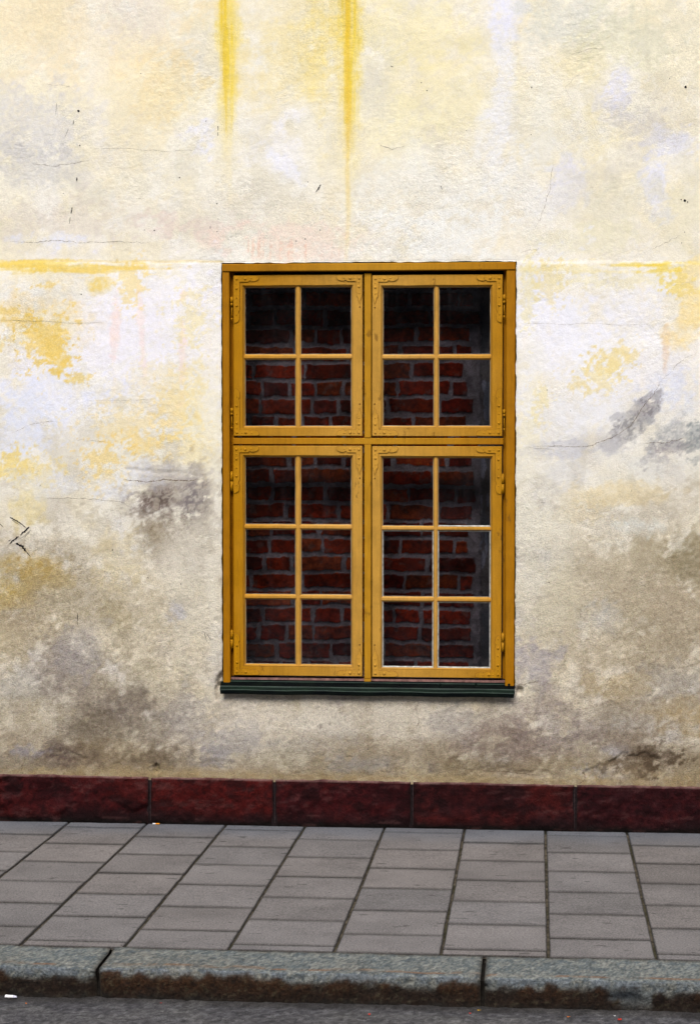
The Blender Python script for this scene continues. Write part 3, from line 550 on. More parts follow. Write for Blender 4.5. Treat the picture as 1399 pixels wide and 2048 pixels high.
for pts, w0, w1 in [([(20, 1034), (38, 1044), (54, 1057)], .0050, .0035), ([(59, 1054), (50, 1062), (40, 1071)], .0085, .0035), ([(38, 1073), (28, 1080), (19, 1088)], .0060, .0045),
                    ([(32, 1086), (45, 1093), (54, 1104)], .0090, .0075), ([(54, 1104), (62, 1114)], .0040, .0015), ([(24, 1040), (36, 1047), (42, 1052)], .0018, .0010), ([(62, 1060), (50, 1071), (40, 1078)], .0015, .0010),
                    ([(17, 1082), (23, 1079)], .0025, .0015), ([(0, 1047), (8, 1055)], .0035, .0012), ([(60, 1064), (48, 1076)], .001, .001),
                    ([(641, 369), (636, 377), (630, 386)], .0058, .0028), ([(155, 355), (153, 362)], .0065, .0050), ([(145, 415), (142, 428)], .0042, .0022), ([(141, 434), (139, 448)], .0020, .0014),
                    ([(148, 240), (146, 250)], .0026, .0018), ([(137, 258), (130, 275)], .0015, .0008), ([(156, 1226), (155, 1242), (157, 1256)], .0028, .0012), ([(408, 1263), (414, 1284)], .0020, .0012), ([(412, 1266), (423, 1281)], .0016, .0012),
                    ([(436, 252), (436, 262)], .0028, .0020), ([(436, 264), (436, 272)], .0020, .0018), ([(421, 452), (420, 458)], .0030, .0016), ([(780, 132), (786, 134)], .0028, .0020),
                    ([(880, 372), (884, 380)], .0020, .001), ([(862, 450), (868, 446)], .0016, .001), ([(295, 1154), (298, 1157)], .0035, .002), ([(82, 969), (80, 974)], .0018, .0012), ([(114, 205), (111, 232)], .0012, .0006)]:
    mk = MB(); ribbon(mk, pts, w0, w1, flat, lift=0.0016, jit=0.35, step=0.003); mk.build('black_scratch', M_black, facade, fix=False)
def speck(u, v, r, holl=False):
    x, z = wl(u, v); h = float(Hwall(x, z)); n = 9; b = len(mk.v)
    mk.v.append((x, -h - .0016, z))
    for k in range(n):
        a = 2 * math.pi * k / n; rr = r * random.uniform(.6, 1.25); mk.v.append((x + rr * math.cos(a), -h - .0014, z + rr * math.sin(a)))
    for k in range(n): mk.face([b, b + 1 + k, b + 1 + (k + 1) % n])
for u, v, r in [(157, 222, .006), (160, 291, .0035), (359, 355, .0032), (1370, 174, .0060), (1338, 157, .002), (1368, 401, .0055), (1361, 399, .003), (1374, 404, .0032), (163, 589, .0026), (853, 181, .0026), (842, 165, .0022), (1062, 175, .003), (1061, 269, .002),
                (932, 261, .0016), (309, 461, .0035), (434, 407, .003), (434, 463, .0025), (592, 482, .003), (610, 478, .003), (881, 373, .0025), (127, 387, .002), (615, 364, .0025), (640, 460, .0028), (436, 438, .0018),
                (289, 460, .002), (1368, 464, .002), (1362, 486, .002), (1093, 780, .0022), (1140, 822, .002), (1261, 982, .002), (1097, 1165, .0026), (412, 242, .0024), (282, 147, .0022), (503, 418, .0015),
                (362, 1168, .003), (310, 150, .0012), (638, 258, .0012), (240, 1262, .0014), (735, 1498, .003), (545, 1418, .0016), (225, 1100, .003)]:
    mk = MB(); speck(u, v, r); mk.build('paint_chip', M_black, facade, fix=False)
for k in range(0):
    u = random.uniform(0, 1399); v = random.gauss(400, 300) if random.random() < .5 else random.uniform(1000, 1540)
    if 430 < u < 1045 and 515 < v < 1400 or v > 1545: continue
    speck(u, v, random.uniform(.0006, .0014))
for u, v, sc in ((1368, 401, .010), (325, 1525, .006), (122, 387, .004)):
    pass

# ================================================================== PLINTH
joints = [-620, -300, -10 - 1, 299, 548, 823, 1150, 1480, 1800, 2100]
joints = [-560, -270, 299, 548, 823, 1150, 1480, 1780]
PL_Y = -0.016
def plinth_top(x): u = topx(x, PZ, PL_Y)[0]; return wl(700, 1561)[1] + (wl(0, 1548)[1] - wl(0, 1554.5)[1]) * (0 if True else 1) + (u - 700) / 700 * -0.006
tints = [(112, 34, 32), (104, 32, 36), (128, 38, 34), (100, 30, 36), (92, 36, 38), (88, 32, 40), (94, 32, 38), (98, 34, 40)]
PLB = -0.09
for i, (ja, jb) in enumerate(zip(joints[:-1], joints[1:])):
    xa, xb = wl(ja, 1600, PL_Y)[0] + 0.0055, wl(jb, 1600, PL_Y)[0] - 0.0055
    nx = int((xb - xa) / 0.007); prof = []          # profile (t along face, kind)
    gx = np.linspace(xa, xb, nx)
    D = 0.055                                        # block depth behind the face
    top = PZ + 0.002 + (-0.0045) * (topx(gx, PZ, PL_Y)[0] - 700) / 700
    rows_z, rows_y = [], []
    nz = 34
    Z0 = PLB
    for k in range(3):                               # top ledge
        rows_z.append(top + 0 * gx); rows_y.append(PL_Y + D * (1 - k / 3.0) + 0.004 + 0 * gx)
    for k in range(nz):
        t = k / (nz - 1); z_ = top - 0.003 - (top - 0.003 - Z0) * t
        rows_z.append(z_); rows_y.append(PL_Y + 0.004 * max(0, 1 - t * nz / 2.0) ** 2 + 0 * gx)
    RZ, RY = np.array(rows_z), np.array(rows_y); RX = np.tile(gx, (len(RZ), 1))
    edge = np.minimum(RX - xa, xb - RX)
    RY = RY + 0.007 * np.exp(-(edge / 0.006)) - 0 * RX
    relief = 0.0070 * fbm(RX * 7 + i * 9, RZ * 9, 101, 4) + 0.0034 * fbm(RX * 30, RZ * 40, 107, 3)
    if i == 1: relief += 0.010 * ss(0.1, 0.22, fbm(RX * 4 + 2, RZ * 6, 113, 4)) - 0.004
    RY[3:] -= np.clip(relief[3:], -0.0045, 0.011)
    RZ[:4] += 0.0030 * fbm(RX[:4] * 16, RX[:4] * 0, 119, 5) - .0005
    cb = np.array(tints[i], float)
    nA = fbm(RX * 6, RZ * 8, 127, 4); nB = fbm(RX * 22, RZ * 22, 131, 4)
    cl = np.tile(cb, RX.shape + (1,)).astype(float)
    def putc(m, c): cl[:] = cl + (np.asarray(c, float) - cl) * np.clip(m, 0, 1)[..., None]
    nC = fbm(RX * 55, RZ * 60, 137, 3); putc(0.45 * ss(0.1, 0.8, nC), (150, 70, 60)); putc(0.5 * ss(0.1, 0.8, -nC), (44, 14, 18)); putc(0.55 * ss(0.0, 0.8, nA), (136, 50, 42) if i < 5 else (112, 46, 48)); putc(0.5 * ss(0.0, 0.8, -nA), (62, 20, 28))
    putc(0.35 * ss(0.2, 0.8, nB), (120, 84, 84)); putc(0.35 * ss(0.3, 0.9, -nB), (48, 20, 22))
    hgt = RZ + G0
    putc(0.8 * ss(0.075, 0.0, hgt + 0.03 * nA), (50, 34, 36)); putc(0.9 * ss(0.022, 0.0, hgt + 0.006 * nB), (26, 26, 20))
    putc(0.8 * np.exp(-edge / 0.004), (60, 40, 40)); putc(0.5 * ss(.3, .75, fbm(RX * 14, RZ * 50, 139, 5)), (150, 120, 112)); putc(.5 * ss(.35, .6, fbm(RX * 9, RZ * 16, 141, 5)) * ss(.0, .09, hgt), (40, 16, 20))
    u_, v_ = topx(RX, RZ, PL_Y)
    if i == 4:
        for q in ((590, 1582, 10), (606, 1592, 12), (584, 1606, 8), (598, 1632, 7)): putc(0.45 * ell(u_, v_, (q[0], q[1], q[2], q[2] * .8, 0), 0.3, 0.5 * nB), (140, 92, 92))
        putc(0.75 * ell(u_, v_, (705, 1600, 24, 60, 0), 0.15, 0.1 * nB), (66, 14, 14))
    if i == 5: putc(0.9 * ell(u_, v_, (1036, 1572, 9, 6, 0), 0.2, 0.3 * nB), (150, 118, 110))
    if i == 2: putc(0.6 * ell(u_, v_, (210, 1600, 26, 18, 40), 0.3, 0.5 * nB), (100, 80, 96))
    rows = np.arange(len(RZ))[:, None] + 0 * RX
    putc(np.where(rows < 4, 0.85, 0) * (0.6 + 0.4 * ss(-.6, .3, nB)), (230, 215, 195))  # top ledge painted pale, its lit edge put into the colour
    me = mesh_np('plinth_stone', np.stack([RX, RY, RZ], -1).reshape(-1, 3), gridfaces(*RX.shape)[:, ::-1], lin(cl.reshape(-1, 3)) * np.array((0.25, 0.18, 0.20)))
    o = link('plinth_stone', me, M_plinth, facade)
    if i == 2: tag(o, 'redder base stone with flaking surface')
# mortar behind the joints
mo = MB(); mo.box(-7.0, 5.0, PL_Y + 0.007, 0.06, PLB, PZ - 0.012)
mo.build('joint_mortar', solid('joint_mortar', (30, 24, 26), 0.95, 0.1, 90, 0.5), facade)
mo = MB()
M_point = solid('joint_pointing', (56, 46, 48), 0.95, 0.1, 90, 0.4)
for ja, off, wdt in ((299, 1.6, .0028), (823, 2.0, .0024), (548, 1.0, .0014), (1150, -2, .0022)):
    mo = MB(); x, _ = wl(ja + off, 1600, PL_Y); b = len(mo.v); n = 30
    for k in range(n + 1):
        z = -.01 + PZ * k / n; mo.v += [(x - wdt / 2 + random.uniform(-.0006, .0006), PL_Y + .004, z), (x + wdt / 2 + random.uniform(-.0006, .0006), PL_Y + .005, z)]
    for k in range(n):
        mo.face([b + 2 * k, b + 2 * k + 1, b + 2 * k + 3, b + 2 * k + 2])
    mo.build('joint_pointing', M_point, facade, fix=False)

# ================================================================== BRICKED-UP BACK OF THE OPENING
BY = 0.37
bx0, bx1 = OX0 - 0.06, OX1 + 0.06; bz0, bz1 = OZ0 - 0.08, OZ1 + 0.08
gx = np.arange(bx0, bx1, 0.0038); gz = np.arange(bz0, bz1, 0.0038); GX, GZ = np.meshgrid(gx, gz)
rowh = 0.0795; rng = random.Random(5)
wx = GX + 0.0035 * fbm(GX * 20, GZ * 20, 201, 3); wz = GZ + 0.0040 * fbm(GX * 16, GZ * 16, 205, 3) + 0.006 * fbm(GX * 2, GZ * 2, 206, 2)
ri = np.floor((wz - bz0) / rowh).astype(int); fz = (wz - bz0) / rowh - ri
dist = np.full(GX.shape, -1.0); bid = np.zeros(GX.shape, int); bc = np.zeros(GX.shape + (3,))
pal = [(196, 70, 30), (176, 58, 28), (210, 88, 42), (150, 48, 32), (196, 76, 40), (140, 54, 40), (208, 98, 50), (184, 64, 32)]
xr = wl(938, 1000, BY)[0]
nid = 0
for r in range(ri.min(), ri.max() + 1):
    x = bx0 - rng.uniform(0, 0.2); sel = ri == r; xe = xr + rng.uniform(-0.03, 0.03)
    while x < xe:
        long_ = rng.random() < (0.8 if x > wl(690, 1000, BY)[0] else 0.3) or (r % 4 == 2)
        ln = rng.uniform(0.205, 0.235) if long_ else rng.uniform(0.098, 0.118)
        gap = rng.uniform(0.010, 0.022); a, b = x, min(x + ln, xe + 0.02); nid += 1
        top, bot = rng.uniform(0.86, 0.93), rng.uniform(0.07, 0.16)
        c = np.array(rng.choice(pal)); k = rng.uniform(0.8, 1.15)
        if b - a > 0.05:
            d = np.minimum(np.minimum(wx - a, b - wx), np.minimum((fz - bot), (top - fz)) * rowh)
            s_ = sel & (d > dist); dist[s_] = d[s_]; bid[s_] = nid; bc[s_] = c * k
        x = x + ln + gap
nb1 = fbm(GX * 40, GZ * 40, 211, 4); nb2 = fbm(GX * 9, GZ * 9, 217, 4); nb3 = fbm(GX * 90, GZ * 90, 223, 3)
msk = ss(-0.001, 0.0035, dist + 0.0035 * nb1 - 0.0045 * ss(0.25, 0.9, nb2))
plz = ss(xr + 0.045, xr + 0.055, GX + 0.008 * nb1)       # smooth plaster strip at the right
hb = 0.011 * np.sqrt(np.clip(msk, 0, 1)) + 0.0016 * nb1 + 0.004 * nb2 * (1 - msk) + 0.0008 * nb3
hb = hb * (1 - plz) + plz * (0.020 + 0.002 * nb2)
mort = np.stack([206 + 30 * nb1 + 26 * nb2, 202 + 30 * nb1 + 26 * nb2, 206 + 30 * nb1 + 26 * nb2], -1)
bcol = bc * (1 + 0.22 * nb1 + 0.2 * nb2 + 0.15 * nb3)[..., None]
whit = ss(0.40, 0.85, fbm(GX * 26, GZ * 26, 229, 4)) * 0.5
bcol = bcol + (np.array([168, 150, 150]) - bcol) * whit[..., None]
cc = mort * (1 - msk[..., None]) + bcol * msk[..., None]
pc = np.stack([176 + 22 * nb2, 174 + 22 * nb2, 172 + 22 * nb2], -1)
u_, v_ = topx(GX, GZ, BY)
fl = np.zeros(GX.shape)
for q in ((974, 790, 5, 26, 8), (968, 770, 5, 14, 0), (976, 822, 6, 18, 10), (966, 935, 5, 30, 2), (962, 1000, 3, 12, 0), (958, 1085, 6, 30, 6), (972, 1080, 3, 26, 0), (965, 1120, 4, 16, 0), (974, 1000, 3, 14, 0)):
    fl = np.maximum(fl, ell(u_, v_, q, 0.15, 0.5 * nb1))
pc = pc + (np.array([224, 232, 250]) - pc) * fl[..., None]
pc = pc + (np.array([96, 112, 124]) - pc) * (0.5 * ss(0.1, 0.6, fbm(GX * 12, GZ * 5, 233, 3)))[..., None]
cc = cc * (1 - plz[..., None]) + pc * plz[..., None]
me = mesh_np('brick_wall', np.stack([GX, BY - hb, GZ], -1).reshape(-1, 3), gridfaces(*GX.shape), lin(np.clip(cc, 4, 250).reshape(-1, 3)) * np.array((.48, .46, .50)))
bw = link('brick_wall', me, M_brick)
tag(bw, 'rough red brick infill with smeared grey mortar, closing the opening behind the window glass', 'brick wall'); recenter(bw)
# sides of the niche
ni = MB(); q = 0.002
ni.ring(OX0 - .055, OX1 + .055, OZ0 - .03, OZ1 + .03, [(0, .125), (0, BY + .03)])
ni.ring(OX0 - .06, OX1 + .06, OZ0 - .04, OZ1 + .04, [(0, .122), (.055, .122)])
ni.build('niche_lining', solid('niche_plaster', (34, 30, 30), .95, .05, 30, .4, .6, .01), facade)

# ================================================================== WINDOW
win = tag(empty('window', (XC, 0.03, OZ0)), 'tall ochre yellow wooden window of four casements with small panes and a dark metal sill', 'window')
def R(px0, px1, py0, py1, y):
    xm0 = (wl(px0, py0, y)[0] + wl(px0, py1, y)[0]) / 2; xm1 = (wl(px1, py0, y)[0] + wl(px1, py1, y)[0]) / 2
    zm1 = (wl(px0, py0, y)[1] + wl(px1, py0, y)[1]) / 2; zm0 = (wl(px0, py1, y)[1] + wl(px1, py1, y)[1]) / 2
    return xm0, xm1, zm0, zm1
FY, CYF, SY = 0.006, 0.022, 0.036
zt = OZ1 - 0.004; zb = OZ0 + 0.002
xl0, xl1 = OX0 + 0.0035, wl(459, 900, FY)[0]; xr0, xr1 = wl(1010.5, 900, FY)[0], OX1 - 0.0035
zh = wl(735, 541.5, FY)[1]
fr = MB()
fr.box(xl0, xr1, FY - .004, .11, zh, zt, bev=.003)                     # head
fr.box(xl0, xl1, FY + .001, .11, zb, zh - .001, bev=.003)                # jambs
fr.box(xr0, xr1, FY + .001, .11, zb, zh - .001, bev=.003)
fr.box(xl1, xl1 + .0150, SY + .012, .109, zb, zh - .001, bev=.002)         # rebate strips
fr.box(xr0 - .0125, xr0, SY + .012, .109, zb, zh - .001, bev=.002)

zc1, zc0 = wl(735, 876, CYF)[1], wl(735, 889, CYF)[1]
xm0, xm1 = wl(728, 900, CYF)[0], wl(741.5, 900, CYF)[0]
fr.box(xl1 + .012, xr0 - .010, CYF + .0015, .1, zc0, zc1, bev=.0025)    # transom
fr.box(xm0, xm1, CYF - .0005, .1, zc1 + .0005, wl(735, 546.5, CYF)[1], bev=.0025)
fr.box(xm0, xm1, CYF - .0005, .0255, zb, wl(735, 1357, .03)[1]); fr.box(xm0, xm1, CYF - .0005, .1, wl(735, 1357, .03)[1], zc0 - .0005, bev=.0025)
fr.build('window_frame', M_frame, win)
rb_ = MB(); rb_.box(xl1 + .016, xr0 - .0135, .070, .100, wl(735, 560, SY)[1], zh - .001); rb_.build('head_gap_shade', M_dark, win)  # black strip added as painted shade in the gap under the head
bk = MB(); bk.box(xl1 + .001, xr0 - .001, .0262, .047, wl(735, 1366, .05)[1], wl(735, 1357.5, .03)[1])
bk.build('bottom_rail', solid('weathered_wood', (128, 96, 92), .85, .2, 40, .5), win)

def muntin(mb, x0, x1, z0, z1, y0, yb, ver):
    """bar with a flat nose and splayed sides"""
    k = 0.30
    if ver:
        w_ = x1 - x0; n = 14; P = [(x0, yb), (x0 + w_ * k * .25, y0 + .006), (x0 + w_ * k, y0), (x1 - w_ * k, y0), (x1 - w_ * k * .25, y0 + .006), (x1, yb)]
        b = len(mb.v)
        for q in range(n + 1):
            z = z0 + (z1 - z0) * q / n; e = random.uniform(-.0006, .0006) if 0 < q < n else 0
            mb.v += [(p[0] + e, p[1], z) for p in P]
    else:
        w_ = z1 - z0; n = 10; P = [(z0, yb), (z0 + w_ * k * .25, y0 + .006), (z0 + w_ * k, y0), (z1 - w_ * k, y0), (z1 - w_ * k * .25, y0 + .006), (z1, yb)]
        b = len(mb.v)
        for q in range(n + 1):
            x = x0 + (x1 - x0) * q / n; e = random.uniform(-.0006, .0006) if 0 < q < n else 0
            mb.v += [(x, p[1], p[0] + e) for p in P]
    m_ = len(P)
    for q in range(n):
        for j in range(m_ - 1): mb.face([b + q * m_ + j, b + q * m_ + j + 1, b + (q + 1) * m_ + j + 1, b + (q + 1) * m_ + j])

def arc(cx, cz, r, a0, a1, n): return [(cx + r * math.cos(math.radians(a0 + (a1 - a0) * k / n)), cz + r * math.sin(math.radians(a0 + (a1 - a0) * k / n))) for k in range(n + 1)]
def bracket(parent, cx, cz, sx, sz, hl, vl, curl, nails):
    """flat iron L plate; local axes: +a along the rail, +b along the stile, from the corner (cx,cz)"""
    w_ = .026
    # horizontal arm outline with a scalloped leaf end, then vertical arm
    hor = [(0, 0), (hl * .86, -.000), (hl * .97, .0015), (hl, .008), (hl * .97, .0155), (hl * .91, .0210), (hl * .84, .0225), (hl * .80, .0250), (hl * .76, .0222), (hl * .735, .0255),
           (hl * .70, .0250), (hl * .68, .0205), (hl * .62, .0205), (hl * .58, w_)]
    ver = [(w_, w_), (w_, vl * .72), (w_ * .84, vl * .76), (w_ * .80, vl * .79), (w_ * 1.0, vl * .82), (w_ * 1.02, vl * .86), (w_ * .94, vl * .885), (w_ * .96, vl * .92), (w_ * .80, vl * .965), (w_ * .45, vl * .995), (0.002, vl), (0, vl * .9)]
    if curl: ver = [(w_, w_), (w_, vl * .60), (w_ * .80, vl * .63), (w_ * .95, vl * .68), (w_ * .90, vl * .74), (w_ * .66, vl * .80), (w_ * .60, vl * .88), (w_ * .42, vl * .97), (w_ * .30, vl), (w_ * .34, vl * .90), (w_ * .10, vl * .78), (0, vl * .70)]
    pts = [(cx + sx * a, cz + sz * b) for a, b in hor + ver]
    mb = MB(); cxm = cx + sx * w_ / 2; czm = cz + sz * w_ / 2
    def tri_strip(out, y0, y1, m):
        mb.poly(out, y0, y1, m)
    if sx * sz < 0: pts = pts[::-1]
    big = []
    n = len(pts)
    for k in range(n):
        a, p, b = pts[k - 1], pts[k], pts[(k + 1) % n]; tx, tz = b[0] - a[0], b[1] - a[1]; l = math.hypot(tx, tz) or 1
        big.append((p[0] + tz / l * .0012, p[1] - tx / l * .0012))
    tri_strip(big, CYF - .0010, CYF + .002, 1); tri_strip(pts, CYF - .0046, CYF + .002, 0)  # wider dark plate beneath paints shade round the iron's edge
    for a, b, r in nails:
        mb.cyl(cx + sx * a, CYF - .0044, cz + sz * b, r * 1.2, r * .85, 'y', 10, 0, dome=3)
    if curl: mb.cyl(cx + sx * .010, CYF - .0004, cz + sz * (vl + .016), .0034, .0022, 'y', 10, 1, dome=3)
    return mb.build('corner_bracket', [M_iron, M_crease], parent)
def hinge(parent, px, pya, pyb, rod):
    y = SY - .014; x = wl(px, (pya + pyb) / 2, y)[0]; z1, z0 = wl(px, pya, y)[1], wl(px, pyb, y)[1]; mb = MB()
    if rod:
        mid = z0 + (z1 - z0) * .32
        mb.cyl(x, y, mid + .001, .0058, z1 - mid - .001, 'z', 12); mb.cyl(x, y, z0, .0050, mid - z0, 'z', 12)
        mb.cyl(x, y + .004, z0 - .055, .0026, .056, 'z', 8); mb.cyl(x, y + .003, z0 - .062, .0040, .010, 'z', 8)
    else:
        mid = (z0 + z1) / 2; mb.cyl(x, y, mid + .0008, .0056, z1 - mid, 'z', 12); mb.cyl(x, y, z0, .0056, mid - z0 - .0008, 'z', 12)
        mb.cyl(x, y, z1, .0040, .004, 'z', 10, r2=.002); mb.cyl(x, y, z0 - .004, .0024, .004, 'z', 10, r2=.004)
        mb.box(x - .0065, x + .0065, y + .004, y + .008, z0 + .004, z1 - .004)
    return mb.build('hinge', M_iron, parent)

GY = CYF + .020
CAS = [ # outer x0,x1,y0,y1 ; glass columns ; glass rows ; hinge side ; hinges
 ((466.8, 724.6, 549.8, 872.5), [(490.5, 591), (602, 702)], [(575, 708), (719, 852)], 'l', [(594, 612, 1), (816, 830, 1)], 'upper left casement'),
 ((743.5, 1004.2, 549.5, 872.8), [(766, 866.5), (877, 979.5)], [(575, 709), (720, 851.6)], 'r', [(589, 607, 1), (819, 833, 1)], 'upper right casement'),
 ((466.8, 724.4, 891.5, 1352), [(491.5, 590.5), (602, 702)], [(914.5, 1049), (1060, 1189.5), (1200, 1328)], 'l', [(944, 981, 0), (1261, 1296, 0)], 'lower left casement'),
 ((743.5, 1002.4, 892.5, 1355.5), [(765, 866), (876, 979.5)], [(916, 1051), (1061, 1192), (1203, 1334)], 'r', [(949, 987, 0), (1267, 1302, 0)], 'lower right casement with bare putty round its bottom panes'),
]
for ci, (o_, cols, rws, side, hg, lab) in enumerate(CAS):
    x0, x1, z0, z1 = R(*o_, CYF); g0, g1, gz0, gz1 = R(cols[0][0], cols[-1][1], rws[0][0], rws[-1][1], GY)
    case = empty('casement', (x0, CYF, z0)); case.parent = win; case.location = Vector((x0, CYF, z0)) - Vector(win.location); case['label'] = lab
    # the sash as one mitred mesh, its stiles and rails of unequal width
    mb = MB(); prof_o = [(0, CYF + .030), (0, CYF + .0022), (.0022, CYF)]; mb.ring(x0, x1, z0, z1, prof_o)
    def rect(d0, yy): return [(g0 - d0, yy, gz0 - d0), (g1 + d0, yy, gz0 - d0), (g1 + d0, yy, gz1 + d0), (g0 - d0, yy, gz1 + d0)]
    b = len(mb.v); sub = 16
    def loopv(cs):
        for e in range(4):
            a, c = cs[e], cs[(e + 1) % 4]
            for q in range(sub):
                t = q / sub; mb.v.append(tuple(a[k] + (c[k] - a[k]) * t for k in range(3)))
    e = .0022
    loopv([(x0 + e, CYF, z0 + e), (x1 - e, CYF, z0 + e), (x1 - e, CYF, z1 - e), (x0 + e, CYF, z1 - e)])
    loopv(rect(.0092, CYF)); loopv(rect(.0082, CYF + .0035)); loopv(rect(.0064, CYF + .0035)); loopv(rect(.0000, GY - .0005)); loopv(rect(.0000, GY + .012))
    n = 4 * sub
    wob = random.Random(ci + 3)
    for q in range(n):                                  # slightly uneven moulding edge
        if q % sub:
            dj = .0008 * math.sin(q * .8 + ci) + wob.uniform(-.0004, .0004)
            for rr in (1, 2):
                v = mb.v[b + rr * n + q]; mb.v[b + rr * n + q] = (v[0] + (dj if (q // sub) % 2 else 0), v[1], v[2] + (0 if (q // sub) % 2 else dj))
    for r_ in range(5):
        for q in range(n): mb.face([b + r_ * n + q, b + r_ * n + (q + 1) % n, b + (r_ + 1) * n + (q + 1) % n, b + (r_ + 1) * n + q], (0, 1, 0, 2, 0)[r_])
    mb.build('sash', [M_case, M_crease, M_bar], case, fix=False)
    bars = MB(); cxs = []; czs = []
    for (a, b2) in zip(cols[:-1], cols[1:]):
        xa, xb = wl(a[1], 900, GY)[0], wl(b2[0], 900, GY)[0]; cxs.append((xa, xb))
    for (a, b2) in zip(rws[:-1], rws[1:]):
        za, zb_ = wl(735, b2[0], GY)[1], wl(735, a[1], GY)[1]; czs.append((za, zb_))
    zz = [gz0] + [v for c in czs for v in c] + [gz1]
    for xa, xb in cxs: muntin(bars, xa, xb, gz0 - .004, gz1 + .004, CYF + .0075, GY - .0005, True)
    for za, zb_ in czs:
        muntin(bars, g0 - .004, g1 + .004, za, zb_, CYF + .009, GY - .0008, False)
    bars.build('glazing_bars', M_bar, case)
    gp = MB(); gp.box(g0 - .004, g1 + .004, GY, GY + .003, gz0 - .004, gz1 + .004)
    gp.build('glass', M_glass, case)
    # putty lines round the glass: white and bare on the two worn panes, thin greyish elsewhere
    pt = MB()
    xsn = [(g0, cxs[0][0]), (cxs[0][1], g1)]
    zsn = [(zz[k], zz[k + 1]) for k in range(0, len(zz), 2)][::-1]   # top row first
    for ri_, (za, zb_) in enumerate(zsn):
        for cj, (xa, xb) in enumerate(xsn):
            bare = ci == 3 and (ri_, cj) in ((1, 1), (2, 1), (2, 0)); wd = .0034 if bare else .0014
            pt.ring(xa, xb, za, zb_, [(-.0022 if bare else 0, GY - .0075 if bare else GY - .0022), (wd, GY - .0012)], 0 if bare else 1, wob=.0006, sub=10)
    pt.build('putty', [M_putty, solid('grey_putty', (150, 140, 122), .9, .1, 60, .3)], case, fix=False)
    nH = [(.013, .013, .0052), (.034, .012, .0026), (.052, .013, .0055), (.078, .011, .0030)]
    nL = nH + [(.013, .033, .0028), (.013, .055, .0052), (.013, .095, .0030), (.013, .130, .0052), (.013, .170, .0028)]
    nS = nH + [(.013, .031, .0028), (.013, .050, .0052), (.013, .078, .0030)]
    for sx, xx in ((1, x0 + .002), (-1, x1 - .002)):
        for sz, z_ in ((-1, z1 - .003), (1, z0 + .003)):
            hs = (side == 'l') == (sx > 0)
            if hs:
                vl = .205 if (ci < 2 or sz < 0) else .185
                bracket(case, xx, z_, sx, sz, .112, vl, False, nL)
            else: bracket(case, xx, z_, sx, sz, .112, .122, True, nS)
    for (pa, pb, rod) in hg: hinge(case, 463.3 if side == 'l' else (1007.3 if ci == 1 else 1004.6), pa, pb, rod)

# metal sill flashing
zS = lambda py, y: wl(735, py, y)[1]
PR = [(.046, zS(1354, .046)), (.043, zS(1358.5, .043)), (.022, zS(1362.5, .022)), (.018, zS(1364.2, .018)), (.013, zS(1366, .013)), (-.012, zS(1374.0, -.012)), (-.0165, zS(1374.6, -.0165)), (-.019, zS(1376.6, -.019)),
      (-.030, zS(1381.5, -.030)), (-.034, zS(1382.0, -.034)), (-.0365, zS(1383.6, -.0365)), (-.0365, zS(1390.5, -.0365)), (-.030, zS(1391.5, -.030)), (-.028, zS(1388, -.028)), (-.004, zS(1388, -.004))]
sx0, sx1 = wl(440, 1380, -.02)[0], wl(1028.5, 1380, -.02)[0]
sb = MB(); n = 60
for q in range(n + 1):
    t = q / n; x = sx0 + (sx1 - sx0) * t; e = .0012 * math.sin(t * 23) + random.uniform(-.0004, .0004)
    for k, (y, z) in enumerate(PR):
        inset = 0
        xx = x
        if k < 4: xx = min(max(x, OX0 + .004), OX1 - .004)
        if 9 <= k and q in (0, n): xx = x + (.004 if q == 0 else -.004)
        sb.v.append((xx, y + (e if k > 6 else 0) * .7, z + (e if k > 6 else 0) - .0012 * t))
m_ = len(PR)
MS = {3: 1, 4: 0, 6: 1, 7: 2, 9: 1}
for q in range(n):
    for k in range(m_ - 1): sb.face([q * m_ + k, q * m_ + k + 1, (q + 1) * m_ + k + 1, (q + 1) * m_ + k], MS.get(k, 0))
for q in (0, n): sb.face([q * m_ + k for k in range(4, m_)], 0)
def metal(name, c, rough, spec=.5):
    m, t, b = mat(name); f = noise(t, 14, 5, .65, pos(t, (1, 1, 3))); g = noise(t, 160, 3, .6, pos(t))
    cc = mix(t, ramp(t, f, [(.42, 0.0), (.66, 1.0)]), L(c), L((c[0] + 7, c[1] + 12, c[2] + 6)))
    cc = mix(t, .5, cc, ramp(t, g, [(.3, .7), (.7, 1.25)]), 'MULTIPLY'); t.links.new(cc, b.inputs['Base Color'])
    cc = mix(t, ramp(t, noise(t, 420, 2, .5, pos(t)), [(.74, 0.), (.80, .8)]), cc, L((150, 170, 170))); t.links.new(cc, b.inputs['Base Color'])
    b.inputs['Roughness'].default_value = rough; b.inputs['Specular IOR Level'].default_value = spec; bump(t, b, g, .15, .001); return m
Ms1, Ms2, Ms3 = metal('dark_green_sheet', (1, 5, 7), .6, .06), metal('worn_sheet_edge', (40, 52, 48), .55, .12), metal('green_patina', (10, 22, 18), .6, .08)
sill = sb.build('sill', [Ms1, Ms2, Ms3], win)
for k, u in enumerate((450, 522, 591, 665, 731, 800, 880, 951, 1017)):
    mb = MB(); y = 0.0; x, z = wl(u, 1369.5, y); mb.cyl(x, y, z, .0058, .0016, 'y', 12, 1); mb.cyl(x, y - .0014, z, .0036, .0022, 'y', 10, 0, dome=3)
    mb.build('screw', [Ms1, Ms3], sill)

